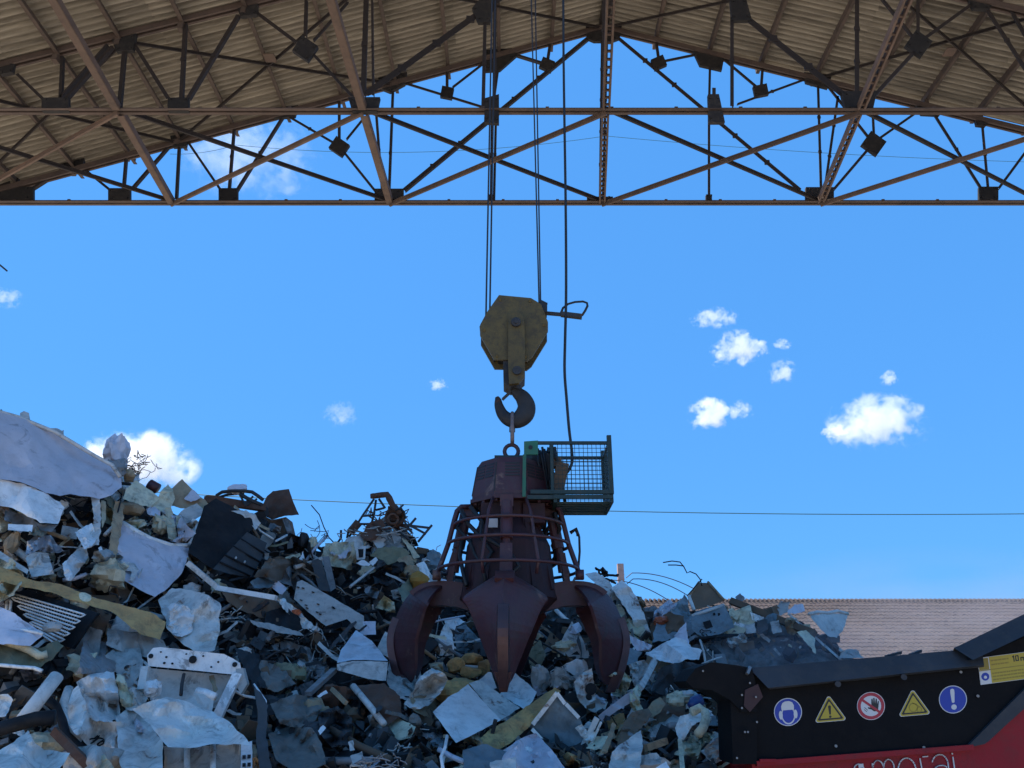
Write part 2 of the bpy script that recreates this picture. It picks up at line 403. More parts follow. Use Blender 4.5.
# longitudinal ties and plan bracing at bottom-chord level, carried on to the next truss behind the camera's view
zc = P(512, 204, YF).z + 0.14
far_x = [P(x, 202, YF).x for x in (-45, 172, 390, 602, 820, 1040)]
near_x = [P(x, 113, YN).x for x in (-127, 118, 363, 606, 860, 1108)]
Y0 = 10.6
back_x = [n + (n - f) * (YN - Y0) / (YF - YN) for f, n in zip(far_x, near_x)]
for i in range(6):
    m = MB()
    for off in (-0.07, 0.07):                            # two rails with lacing between them
        m.bar((back_x[i] + off, Y0, zc - 0.08), (near_x[i] + off, YN - 0.1, zc - 0.08), 0.045, 0.16)
        m.bar((near_x[i] + off, YN + 0.1, zc - 0.08), (far_x[i] + off, YF - 0.05, zc - 0.08), 0.045, 0.16)
    n = 17
    if i in (0, 1, 2):                                      # these are plated underneath instead of laced
        m.bar((back_x[i], Y0, zc - 0.165), (near_x[i], YN - 0.1, zc - 0.165), 0.16, 0.012)
        m.bar((near_x[i], YN + 0.1, zc - 0.165), (far_x[i], YF - 0.05, zc - 0.165), 0.16, 0.012)
        shed.part('tie_beam', m, M['tie']); continue
    for a, b, ya, yb in ((back_x[i], near_x[i], Y0, YN - .1), (near_x[i], far_x[i], YN + .1, YF - .05)):
        for k in range(n):
            t = (k + .5) / n
            m.box((a + (b - a) * t, ya + (yb - ya) * t, zc - 0.1), (0.1, 0.045, 0.05))
    shed.part('tie_beam', m, M['tie'])
for i in range(5):
    for (x0, x1, y0, y1) in ((near_x[i], far_x[i + 1], YN, YF), (far_x[i], near_x[i + 1], YF, YN), (back_x[i], near_x[i + 1], Y0, YN), (near_x[i], back_x[i + 1], YN, Y0)):
        if (y0 == Y0 or y1 == Y0): continue
        m = MB()
        big = (x0 == far_x[i])
        m.bar((x0, y0, zc - (.16 if big else .05)), (x1, y1, zc - (.16 if big else .05)), .13 if big else .09, .05)
        m.bar((x0, y0, zc - (.12 if big else .01)), (x1, y1, zc - (.12 if big else .01)), .03, .1)
        shed.part('plan_brace', m, M['tie'] if big else M['truss'])
# purlins
M['purlin'] = worn('brown_purlin_steel', (0.11, 0.073, 0.054), (0.075, 0.052, 0.04), dirt=(0.04, 0.03, 0.026), damt=0.6, rough=0.8, scale=1.5)
for px, py in ((-40, 201), (14, 187), (72, 171), (126, 156), (178, 142), (231, 128), (284, 114), (340, 99), (394, 84), (447, 70), (498, 56), (551, 42), (656, 41), (710, 55), (762, 67), (818, 81), (873, 94), (928, 108), (982, 121), (1035, 134), (1090, 147)):
    x = P(px, py, YF).x; z = roofz(x) + 0.19
    m = MB()
    m.box((x, 13.6, z), (0.04, 10.6, 0.18)); m.box((x + 0.04, 13.6, z - 0.09), (0.09, 10.6, 0.02))
    m.box((x, YF + 0.06, z - 0.19), (0.13, 0.16, 0.2)); m.box((x, YN, z - 0.19), (0.13, 0.16, 0.2))
    shed.part('purlin', m, M['purlin'])
m = MB(); m.box((RX, 13.6, RZ + 0.12), (0.3, 10.6, 0.16)); m.box((RX, 13.6, RZ + 0.02), (0.12, 10.6, 0.1)); shed.part('ridge_beam', m, M['truss'])
# roof-plane wind bracing under the purlins
def rp(px, py, Y):
    p = P(px, py, Y); p.z = roofz(p.x) - 0.02; return p
for a, b in (((124, 44, YN), (394, 82, YF)), ((370, -30, YN), (178, 138, YF)), ((-60, 92, YN), (178, 138, YF)), ((124, 44, YN), (-40, 198, YF)),
             ((820, 77, YF), (1060, 30, YN)), ((868, -30, YN), (1060, 142, YF)), ((603, 32, YF), (370, -30, YN)), ((603, 32, YF), (868, -30, YN))):
    m = MB(); p, q = rp(*a), rp(*b); m.bar(p, q, 0.075, 0.03); m.bar(p + Vector((0, 0, .03)), q + Vector((0, 0, .03)), 0.02, 0.08)
    shed.part('roof_brace', m, M['truss'])
for px, py in ((270, 58), (950, 52)):
    m = MB(); d = ray(px, py); Y = 16.2
    for _ in range(30):
        p = P(px, py, Y); Y += (roofz(p.x) - 0.07 - p.z) / (d.z / d.y + 1e-9) * 0.6
    m.box(p, (0.3, 0.3, 0.02)); shed.part('brace_plate', m, M['tie'])
# corrugated roof: the waves run down the slope
def slope(x0, x1, y0, y1, per, amp, nx):
    m = MB(); vs, fs = [], []
    ny = int((y1 - y0) / per * 8)
    for i in range(nx + 1):
        x = x0 + (x1 - x0) * i / nx
        for j in range(ny + 1):
            y = y0 + (y1 - y0) * j / ny; lap = -0.03 * (((y - y0) / (per * 5)) % 1.0)      # side laps every fifth wave
            vs.append((x, y, roofz(x) + 0.33 + amp * math.sin(2 * math.pi * (y - y0) / per) + lap))
    for i in range(nx):
        for j in range(ny):
            a = i * (ny + 1) + j
            fs.append((a, a + 1, a + ny + 2, a + ny + 1))
    m.raw(vs, fs); return m
edges = [-16.2, -12.6, -9.0, -5.4, -1.7, RX]
for i in range(5):                                        # sheets lap a little over the course below
    m = slope(edges[i], edges[i + 1] + (0.15 if i < 4 else 0), 8.2, 18.72, 0.177, 0.062, 3)
    for k in range(len(m.v)): m.v[k].z += 0.012 * (i % 2)
    shed.part('roof_sheet', m, M['roofsheet'], smooth=True)
edges = [RX, 6.6, 10.2, 13.8, 17.4, 20.6]
for i in range(5):
    m = slope(edges[i] , edges[i + 1] + 0.15, 8.2, 18.72, 0.177, 0.062, 3)
    for k in range(len(m.v)): m.v[k].z += 0.012 * (i % 2)
    shed.part('roof_sheet', m, M['roofsheet'], smooth=True)
for x0, x1 in ((-16.2, RX), (RX, 20.6)):                  # unseen roof strip, ended here to shade the heap yet let sky light in
    m = MB(); m.raw([(x0, 6.0, roofz(x0) + .33), (x1, 6.0, roofz(x1) + .33), (x1, 8.2, roofz(x1) + .33), (x0, 8.2, roofz(x0) + .33)], [(0, 1, 2, 3)])
    shed.part('roof_sheet', m, M['roofsheet'])

# ------------------------------------------------------------------ tiled building behind
bx0, bx1, by0, by1, bz0, bz1 = 1.5, 46, 37.0, 45.0, 2.6, 6.62
bld = Thing('tiled_building', 'long low building with a pantile roof behind the scrap heap', 'building', ((bx0 + bx1) / 2, by1, 0))
m = MB(); m.box(((bx0 + bx1) / 2, 45, 1.3), (bx1 - bx0 - .6, 15.0, 2.6))
m.prism([(bx0 + .3, 37.6, 2.55), (bx0 + .3, 52.4, 2.55), (bx0 + .3, 45, 6.3)], (0.25, 0, 0)); bld.part('wall', m, M['plaster'])
m = MB(); vs, fs = [], []
ncol = int((bx1 - bx0) / 0.25); rows = 20; S = 6
rnd = random.Random(3)
for j in range(rows):
    for e in (0, 1):
        t = (j + e) / rows
        y = by0 + (by1 - by0) * t; zb = bz0 + (bz1 - bz0) * t + (0.035 if e == 0 else 0.0)
        for i in range(ncol * S + 1):
            c = i // S; u = (i % S) / S
            jit = 0.03 * noise.noise(Vector((c * 3.1, j * 2.3, 0)))
            vs.append((bx0 + i * 0.25 / S, y, zb + 0.04 * abs(math.sin(math.pi * u)) + jit))
w = ncol * S + 1
for r in range(rows * 2 - 1):
    for i in range(w - 1):
        a = r * w + i; fs.append((a, a + 1, a + w + 1, a + w))
m.raw(vs, fs)
tag(bld.part('roof_tiles', m, M['tile']), kind='stuff')
m = MB()
for c in range(ncol):                                     # ridge ends: the row of little humps against the sky
    x = bx0 + (c + .5) * .25
    m.tube([(x, 44.7, 6.56), (x, 45.25, 6.7)], 0.085, 6)
tag(bld.part('ridge_tiles', m, M['tile']), kind='stuff')
m = MB(); m.raw([(bx0, 45.1, 6.62), (bx1, 45.1, 6.62), (bx1, 53, 2.6), (bx0, 53, 2.6)], [(0, 1, 2, 3)]); bld.part('rear_slope', m, M['tile'])
m = MB(); a = P(622, 600, 46.5); t = P(622, 564, 46.5)
m.box((a.x, 46.5, (5.8 + t.z) / 2), (.36, .36, t.z - 5.8))
for k in range(7): m.box((a.x, 46.5, 6.7 + k * .26), (.39, .39, .05))
bld.part('chimney', m, M['post'])

# ------------------------------------------------------------------ overhead lines
def sag(a, b, s, n=24):
    a, b = Vector(a), Vector(b)
    return [a.lerp(b, i / n) - Vector((0, 0, s * 4 * (i / n) * (1 - i / n))) for i in range(n + 1)]
def line(name, label, pts, r, mat, group=None, cat='cable', n=5):
    m = MB(); m.tube(pts, r, n); o = m.build(name, mat); tag(o, label, cat, group); return o
M['cable'] = plain('blue_grey_cable', (0.04, 0.14, 0.16), 0.6)
line('overhead_cable', 'single dark cable stretched level across the sky behind the grapple', sag(P(120, 490, 24), P(1300, 508, 24), 0.45), 0.016, M['cable'])
line('power_line', 'thin power line sagging across the sky seen through the left half of the truss', sag(P(236, 145, 70), P(606, 136, 70), 1.6), 0.03, M['cable'])
line('power_line', 'thin power line sagging across the sky seen through the right half of the truss', sag(P(606, 136, 70), P(1030, 162, 70), 0.5), 0.03, M['cable'])
line('power_line', 'short end of thin power line left of the wispy cloud behind the truss', sag(P(170, 154, 70), P(236, 145, 70), 0.4), 0.03, M['cable'])
for i, (a, b) in enumerate((((626, 573), (700, 592)), ((627, 579), (690, 597)), ((600, 580), (668, 600)))):
    which = ('highest', 'middle', 'lowest')[i]
    line('service_wire', f'{which} of three sagging dark wires leading off the pink chimney', [P(a[0], a[1] + 5, 38)] + sag(P(a[0] + 6, a[1], 38), P(b[0], b[1], 38), -0.25, 10), 0.022, M['rope'], 'wires off the chimney')

# ------------------------------------------------------------------ clouds
def cloud_mat(name, ax, ay, dens, thr, seed, sc, tilt):
    m, N, L, b = newmat(name); N.remove(b); out = N['Material Output']
    def math_(op, a, b_=None, c=None):
        n = N.new('ShaderNodeMath'); n.operation = op
        for k, v in enumerate((a, b_, c)):
            if v is None: continue
            if isinstance(v, (int, float)): n.inputs[k].default_value = v
            else: L.new(v, n.inputs[k])
        return n.outputs[0]
    tc = N.new('ShaderNodeTexCoord')
    ln = N.new('ShaderNodeVectorMath'); ln.operation = 'LENGTH'; L.new(tc.outputs['Object'], ln.inputs[0])
    mp = N.new('ShaderNodeMapping'); mp.inputs['Scale'].default_value = (ax, ay, 1.0); mp.inputs['Rotation'].default_value = (0, tilt, 0)
    mp.inputs['Location'].default_value = (seed * 7.3, seed * 3.1, seed * 5.7); L.new(tc.outputs['Object'], mp.inputs['Vector'])
    def nz(s, d, r, w):
        n = N.new('ShaderNodeTexNoise'); n.inputs['Scale'].default_value = s; n.inputs['Detail'].default_value = d
        n.inputs['Roughness'].default_value = r; n.inputs['Distortion'].default_value = w; L.new(mp.outputs[0], n.inputs['Vector']); return n.outputs[0]
    big, fine = nz(sc, 2, .5, .3), nz(sc * 2.6, 6, .68, .5)
    sp = N.new('ShaderNodeSeparateXYZ'); L.new(tc.outputs['Object'], sp.inputs[0])
    e = math_('MULTIPLY_ADD', ln.outputs['Value'], -1.0, 0.72)                    # thick in the middle, thin outside
    e = math_('MULTIPLY_ADD', math_('SUBTRACT', big, .5), 2.2, e)
    e = math_('MULTIPLY_ADD', math_('SUBTRACT', fine, .5), 2.3, e)
    base = math_('MINIMUM', math_('MULTIPLY_ADD', sp.outputs['Z'], 4.0, 2.4), 1.0)  # flattish base
    rim = math_('MINIMUM', math_('MULTIPLY_ADD', ln.outputs['Value'], -6.0, 6.0), 1.0)
    k = N.new('ShaderNodeMapRange'); k.interpolation_type = 'SMOOTHSTEP'; k.inputs['From Min'].default_value = thr; k.inputs['From Max'].default_value = thr + .4
    k.inputs['To Max'].default_value = dens; L.new(e, k.inputs['Value'])
    d = math_('MULTIPLY', math_('MULTIPLY', k.outputs[0], math_('MAXIMUM', base, 0.0)), math_('MAXIMUM', rim, 0.0))
    v = N.new('ShaderNodeVolumePrincipled'); v.inputs['Color'].default_value = (1, 1, 1, 1)
    L.new(d, v.inputs['Density']); L.new(v.outputs[0], out.inputs['Volume'])
    return m
CD = 900.0
def cloud(px, py, w, h, dens, label, seed, thr=0.1, sc=1.3, tilt=0.0):
    c = P(px, py, CD); k = (c - CAM).dot(FWD) / F
    m = MB(); prof = [(math.sin(math.pi * i / 10), -math.cos(math.pi * i / 10)) for i in range(11)]
    prof[0] = (0.02, -1); prof[-1] = (0.02, 1)
    m.lathe(prof, 18, (0, 0, 0))
    o = m.build('cloud', cloud_mat('cloud_vapour', w / h, 1.2, dens / (h * k), thr, seed, sc, tilt), origin=(0, 0, 0))
    o.location = c; o.scale = (w * k, h * k * 1.2, h * k)
    tag(o, label, 'cloud'); return o
cloud(132, 464, 72, 38, 2.4, 'large white cloud low behind the left end of the scrap heap', 1, -.02, 1.0)
cloud(878, 425, 54, 37, 1.8, 'largest puffy white cloud in the right half of the sky', 2, .1, 1.1)
cloud(837, 432, 17, 9, 2, 'small wisp trailing off the left side of the largest right cloud', 3, .1)
cloud(709, 415, 24, 22, 2.2, 'compact puffy cloud, lowest of the cluster right of the grapple', 4, .05, 1.2)
cloud(739, 411, 16, 13, .6, 'faint wisp beside the lowest puffy cloud of the cluster', 5, .1, 1.6)
cloud(738, 351, 34, 22, 1.6, 'ragged cloud in the middle of the cluster right of the hook block', 6, .1, 1.3, .35)
cloud(714, 319, 28, 13, .8, 'thin streaky cloud at the top of the cluster', 7, .1, 1.5, .3)
cloud(783, 373, 15, 17, .9, 'small upright wisp at the right of the cluster', 8, .1, 1.4)
cloud(889, 379, 9, 10, .6, 'tiny puff just above the largest right cloud', 9, .05)
cloud(782, 345, 11, 7, .6, 'tiny faint wisp between the ragged cloud and the upright wisp', 10, .05)
cloud(340, 415, 20, 17, .35, 'faint ring-like wisp in the empty sky left of the hook', 11, .1, 1.6)
cloud(438, 385, 12, 8, .5, 'tiny white puff alone in the sky left of the hook block', 12, .05)
cloud(246, 158, 84, 54, .55, 'wispy veil of cloud behind the left half of the truss', 13, .1, 1.5)
cloud(4, 298, 20, 13, 0.35, 'faint wisp at the far left edge of the sky', 14, .05)
# ------------------------------------------------------------------ hook block, ropes, cable
GY = 8.0
def G(px, py, dy=0.0):
    return P(px, py, GY) + Vector((0, dy, 0))
kpx = (P(520, 330, GY) - P(519, 330, GY)).length           # metres per pixel there
blk = Thing('hook_block', 'grimy yellow hook block hanging on wire ropes in the middle of the sky', 'hook block', G(514, 360))
octo = [(499, 295), (531, 298), (541, 304), (548, 322), (548, 331), (532, 357), (527, 361), (520, 360), (494, 359.5), (480, 335), (480, 325), (487, 312)]
for dy in (-0.15, 0.11):
    m = MB(); m.prism([P(x, y, GY - .15) + Vector((0, dy + .15, 0)) for x, y in octo], (0, 0.035, 0))
    if dy < 0:
        for x, y in ((500, 300), (530, 301), (525.5, 357), (497, 356), (544, 325), (484, 330)):
            m.tube([P(x, y, GY - .162), P(x, y, GY - .15)], .018, 8)
    blk.part('side_plate', m, M['blockyellow'])
m = MB(); m.tube([G(515, 327, -.10), G(515, 327, -.03), G(515, 327, .03), G(515, 327, .10)], [.3, .26, .26, .3], 28); blk.part('sheave', m, M['dark'])
m = MB()
for a, b in (((481, 330), (495, 358)), ((526, 359), (546, 328))):
    m.bar(G(*a), G(*b), .03, .22)
m.box(G(511, 359), (.3, .22, .03)); blk.part('spacer', m, M['dark'])
# front strap with a rounded head
strap = [(508.5, 316), (511, 313), (515, 312), (520, 313), (524, 316.5), (525, 340), (525, 376), (519, 383), (509, 384), (508, 360)]
m = MB(); m.prism([P(x, y, GY - .205) for x, y in strap], (0, .05, 0)); st = blk.part('strap', m, M['blockyellow'])
m = MB()
c = P(516, 323, GY - .2)
m.tube([c + Vector((0, -.05, 0)), c + Vector((0, -.04, 0)), c + Vector((0, -.035, 0)), c], [.026, .03, .055, .055], 16); blk.part('pin_boss', m, M['dark'], st)
m = MB(); c = P(517, 371, GY - .2); m.tube([c + Vector((0, -.03, 0)), c], .05, 14); blk.part('pin_boss', m, M['dark'], st)
m = MB(); m.prism([P(x, y, GY - .13) for x, y in ((503, 359), (525, 359), (525, 377), (517, 384), (511, 387), (503.5, 383))], (0, .26, 0)); blk.part('hook_crosshead', m, M['dark'])
m = MB(); m.prism([G(x, y, -.08) for x, y in ((541, 303), (547, 306), (547, 315), (541, 315))], (0, .16, 0)); m.tube([G(541, 304), G(547.5, 303.5)], .012, 5); blk.part('rope_guide', m, M['dark'])
m = MB(); m.bar(G(546, 313.2), G(564, 314.8), .035); m.bar(G(561, 314.2), G(582, 316.8), .05, .06)
blk.part('cable_arm', m, M['dark'])
m = MB(); m.tube([G(561, 313), G(563, 308), (G(568, 304)), G(575, 302), G(583, 301.5), G(587, 303), G(587.5, 306), G(585, 311), G(582, 315.5)], .014, 6, True); blk.part('cable_loop', m, M['rubber'], smooth=True)
# hook
path = [(514.5, 380, 5), (514.5, 388, 5.2), (518, 393, 6.2), (523, 398, 7.6), (526.5, 406, 8.6), (524.5, 414.5, 9.2), (517.5, 420, 8.4), (509, 419.5, 7), (502.5, 414, 5.6), (499, 406, 4.4), (498, 400, 3.2), (496.8, 397, 1.8)]
def crom(pts, n):
    out = []
    for i in range(len(pts) - 1):
        p = [pts[max(i - 1, 0)], pts[i], pts[i + 1], pts[min(i + 2, len(pts) - 1)]]
        for k in range(n):
            t = k / n
            out.append([0.5 * (2 * b + (c - a) * t + (2 * a - 5 * b + 4 * c - d) * t * t + (-a + 3 * b - 3 * c + d) * t ** 3) for a, b, c, d in zip(*p)])
    out.append(list(pts[-1])); return out
pp = crom(path, 4)
m = MB(); m.tube([G(x, y) for x, y, r in pp], [r * kpx for x, y, r in pp], 14); hk = blk.part('hook', m, M['dark'], smooth=True)
for v in hk.data.vertices: v.co.y = (v.co.y) * 0.72
m = MB(); m.tube([G(514, 386), G(513.5, 390)], .085, 12); m.tube([G(514.5, 374), G(514.5, 384)], .07, 12); blk.part('swivel_nut', m, M['dark'])
m = MB(); m.bar(G(511, 391.5), G(502.5, 399.5), .022, .05); blk.part('safety_latch', m, M['dark'])

TOPY = -70
for i, (x, y, dy, lab) in enumerate(((486, 316, -.02, 'leftmost of the four wire ropes holding the hook block'), (489.7, 309, .05, 'second from the left of the four wire ropes, close beside the leftmost'),
                    (539, 303, -.03, 'third of the four wire ropes, entering the block on its right side'), (540.8, 304, .05, 'rightmost of the four wire ropes holding the hook block'))):
    b = G(x, y, dy); t = Vector((b.x + (.03 if i < 2 else -.06 + .05 * (i == 3)), b.y, zat(TOPY, GY)))
    line('wire_rope', lab, [b + Vector((0, 0, -.06)), b.lerp(t, .5), t], .0105 if i < 2 else .009, M['rope'], 'ropes of the hook block', 'rope', 6)
cab = [(563, -70), (563.5, 60), (565.5, 200), (566, 290), (565, 340), (564.5, 372), (566.5, 400), (569, 430), (571.5, 450), (572, 462), (569, 470), (564, 476)]
line('power_cable', 'black electric cable hanging down from the roof into the wire basket', [G(x, y, -.02) for x, y, z in crom([(a, b, 0) for a, b in cab], 5)], .016, M['rubber'], None, 'cable', 6)

line('cable_end', 'short dark cable end poking into the left edge of the sky', [P(-30, 246, 9), P(-8, 259, 9), P(1, 266, 9), P(7, 271, 9)], .012, M['rubber'])

# ------------------------------------------------------------------ sling link between hook and grab
lk = Thing('lifting_link', 'long slim lifting link hanging from the hook above the grapple', 'link', G(512.5, 430))
m = MB(); ring = []
for k in range(17):
    a = 2 * math.pi * k / 16
    ring.append(G(512.3, 428.5) + Vector((0, .055 * math.cos(a), (.13 if math.sin(a) > 0 else -.13) + .045 * math.sin(a))))
m.tube(ring, .022, 8); lk.part('link', m, M['wornsteel'], smooth=True)
m = MB(); m.tube([G(512.2, 414), G(512.2, 432)], .033, 8); lk.part('sleeve', m, M['blockyellow'])

# ------------------------------------------------------------------ the grab
cx = P(508.5, 560, GY).x
def Z(py): return zat(py, GY)
grab = Thing('grapple', 'big maroon orange-peel grapple with curved tines hanging over the scrap heap', 'grapple', (cx, GY, Z(695)))
C0 = Vector((cx, GY, 0))
m = MB(); rr = []
for k in range(15):
    a = math.pi * (-.35 + 1.7 * k / 14)
    rr.append(C0 + Vector((math.cos(a) * .075 + .03, 0, Z(451.5) + .075 * math.sin(a))))
m.tube(rr, .022, 8); grab.part('lifting_eye', m, M['maroon'], smooth=True)
m = MB(); m.box(C0 + Vector((.05, 0, Z(461))), (.4, .3, .04)); grab.part('top_plate', m, M['darkgreen'])
R8 = math.pi / 8
m = MB(); m.lathe([(.43, Z(503)), (.43, Z(499)), (.375, Z(471)), (.33, Z(465)), (.12, Z(461))], 8, C0 + Vector((.02, 0, 0)), R8)
hs_ = grab.part('motor_housing', m, M['maroon'])
for ang, cols in ((-135, (-.075, .06)), (-90, (.02,)), (-45, (-.06, .07))):
    a = R(ang); n = Vector((math.cos(a), math.sin(a), 0)); s = Vector((-n.y, n.x, 0))
    for c in cols:
        for k in range(5):
            m = MB(); z = Z(484) + k * .033; rad = .43 - (z - Z(499)) * .19
            p = C0 + Vector((.02, 0, 0)) + n * (rad * math.cos(R8) + .001) + s * c; p.z = z
            m.box(p, (.012, .11 if len(cols) > 1 else .15, .016), Matrix.Rotation(a, 3, 'Z')); grab.part('louvre', m, M['s_black'], hs_)
m = MB()
for k in range(8):
    a = R8 + k * math.pi / 4
    m.tube([C0 + Vector((.02 + .43 * math.cos(a), .43 * math.sin(a), Z(500))), C0 + Vector((.02 + .375 * math.cos(a), .375 * math.sin(a), Z(471)))], .008, 5)
grab.part('seams', m, M['dark'], hs_)
m = MB(); m.lathe([(.45, Z(507)), (.45, Z(503.5))], 8, C0 + Vector((.02, 0, 0)), R8)
for k in range(16):
    a = k * math.pi / 8; m.tube([C0 + Vector((.03 + .4 * math.cos(a), .4 * math.sin(a), Z(509))), C0 + Vector((.03 + .4 * math.cos(a), .4 * math.sin(a), Z(503)))], .02, 6)
grab.part('flange', m, M['maroon'])
m = MB(); m.lathe([(.31, Z(505)), (.31, Z(516)), (.29, Z(522)), (.36, Z(532)), (.43, Z(546)), (.46, Z(575)), (.5, Z(600)), (.38, Z(612)), (.2, Z(618))], 16, C0)
for a, w in ((-120, .12), (-62, .13), (-150, .1), (-30, .1)):
    a = R(a); n = Vector((math.cos(a), math.sin(a), 0))
    m.prism([C0 + n * .26 + Vector((0, 0, Z(510))), C0 + n * .34 + Vector((0, 0, Z(522))), C0 + n * .5 + Vector((0, 0, Z(592))), C0 + n * .2 + Vector((0, 0, Z(592)))], Vector((-n.y, n.x, 0)) * .05)
m.box(C0 + Vector((.26, -.22, Z(519))), (.22, .16, .2))
m.box(C0 + Vector((-.18, -.24, Z(517))), (.2, .14, .16))
grab.part('body', m, M['bodymaroon'])
m = MB(); p = P(492, 523, GY - .36); m.box(p, (.115, .012, .09)); grab.part('label_plate', m, M['s_white'])
# a few hoses in the dark behind the cage
rnd = random.Random(11)
m = MB()
for k in range(14):
    a = rnd.uniform(0, 6.28); r0 = rnd.uniform(.47, .52)
    pts = [C0 + Vector(((r0 + .06 * math.sin(t * 3 + k)) * math.cos(a + t * rnd.uniform(.1, .3)), (r0 + .06 * math.sin(t * 3 + k)) * math.sin(a + t * .2), Z(515) + (Z(590) - Z(515)) * t / 5)) for t in range(6)]
    m.tube(pts, .022, 6)
grab.part('hydraulic_hoses', m, M['rubber'], smooth=True)

spine = [(.30, Z(588)), (.54, Z(582)), (.82, Z(582.5)), (1.0, Z(592)), (1.12, Z(611)), (1.19, Z(638)), (1.14, Z(665)), (1.05, Z(688))]
sp = crom(spine, 4)
def tine(ang):
    n = Vector((math.cos(ang), math.sin(ang), 0)); s = Vector((-n.y, n.x, 0))
    def W(r, z, v): return C0 + n * r + s * v + Vector((0, 0, z))
    def nrm(i):
        a, b = sp[max(i - 1, 0)], sp[min(i + 1, len(sp) - 1)]
        d = Vector((b[0] - a[0], b[1] - a[1])).normalized(); return Vector((d.y, -d.x))     # towards the inside of the jaw
    # arm: box section along the first part of the spine
    m = MB(); base = []
    for i in range(0, 13):
        r, z = sp[i]; q = nrm(i); dep = .24 if i < 9 else .24 - .05 * (i - 8); hw = .085
        if q.y > 0: q = -q
        base.append([(r, z, -hw), (r, z, hw), (r + q.x * dep, z + q.y * dep, hw), (r + q.x * dep, z + q.y * dep, -hw)])
    vs = [W(*p) for b in base for p in b]; fs = []
    for i in range(len(base) - 1):
        for k in range(4):
            a = i * 4 + k; b2 = i * 4 + (k + 1) % 4; fs.append((a, b2, b2 + 4, a + 4))
    fs += [(3, 2, 1, 0), tuple(len(vs) - 4 + k for k in range(4))]
    m.raw(vs, fs)
    m.tube([W(.42, Z(592), -.14), W(.42, Z(592), .14)], .07, 12)
    t = grab.part('tine', m, M['maroon'])
    # leaf: two wings folded back from the ridge
    st = list(range(6, len(sp))); L_ = len(st) - 1
    keys = [(0, -.02, -.05, .088), (.12, -.13, -.13, .27), (.25, -.22, -.165, .40), (.4, -.285, -.10, .34), (.55, -.315, -.045, .275), (.7, -.29, -.005, .2), (.85, -.23, .02, .125), (1, -.08, .03, .05)]
    def wing_at(u):                                        # set-back and half width of the leaf along its length
        for a, b in zip(keys, keys[1:]):
            if u <= b[0] + 1e-6:
                f = (u - a[0]) / (b[0] - a[0]); return [a[q] + (b[q] - a[q]) * f for q in (1, 2, 3)]
    for side in (-1, 1):
        m = MB(); vs, fs = [], []; NW = 5
        for lay in (0, .028):
            for i in st:
                u = (i - st[0]) / L_; dr, dz, hw = wing_at(u); r, z = sp[i]; q = nrm(i)
                for k in range(NW + 1):
                    f = k / NW
                    g_ = f * (.8 + .2 * f); vs.append(W(r + dr * g_ + q.x * lay, z + dz * g_ + q.y * lay, side * hw * f))
        w = NW + 1; off = len(st) * w
        for i in range(len(st) - 1):
            for k in range(NW):
                a = i * w + k; f = (a, a + 1, a + w + 1, a + w)
                fs.append(f if side > 0 else f[::-1])
                fs.append(tuple(x + off for x in (f[::-1] if side > 0 else f)))
            a = i * w + NW; fs.append((a, a + w, a + w + off, a + off))
        for i in (0, len(st) - 1):
            for k in range(NW):
                a = i * w + k; fs.append((a, a + 1, a + 1 + off, a + off))
        m.raw(vs, fs); grab.part('wing', m, M['maroon'], t)
    m = MB(); vs, fs = [], []
    for i in range(17, len(sp)):
        r, z = sp[i]; q = nrm(i); hw = .056 if i < len(sp) - 3 else .048
        for v, o in ((-hw, .05), (-hw * .8, -.022), (hw * .8, -.022), (hw, .05)):
            vs.append(W(r + q.x * o, z + q.y * o, v))
    n_ = len(vs) // 4
    for i in range(n_ - 1):
        for k in range(3):
            a = i * 4 + k; fs.append((a, a + 1, a + 5, a + 4))
    fs += [(0, 1, 2, 3), tuple(len(vs) - 4 + k for k in range(4))]
    m.raw(vs, fs); grab.part('ridge_bar', m, M['wornmaroon'], t)
    r, z = sp[-1]
    m = MB(); m.prism([W(r + .05, z + .12, -.075), W(r + .05, z + .12, .075), W(r - .015, z - .04, .03), W(r - .015, z - .04, -.03)], n * -.09); grab.part('tip', m, M['wornmaroon'], t)
    # hydraulic cylinder
    m = MB(); m.tube([W(.45, Z(512), 0), W(.52, Z(548), 0)], .062, 12); m.box(W(.42, Z(511), 0), (.13, .13, .12), Matrix.Rotation(ang, 3, 'Z'))
    cyl = grab.part('hydraulic_cylinder', m, M['maroon'], smooth=False)
    m = MB(); m.tube([W(.52, Z(546), 0), W(.55, Z(572), 0)], .038, 10); m.prism([W(.58, Z(553), -.06), W(.58, Z(553), .06), W(.64, Z(590), .06), W(.64, Z(590), -.06)], n * -.06)
    grab.part('piston_rod', m, M['maroon'], cyl)
for a in (-92, 4, 88, 176):
    tine(R(a))
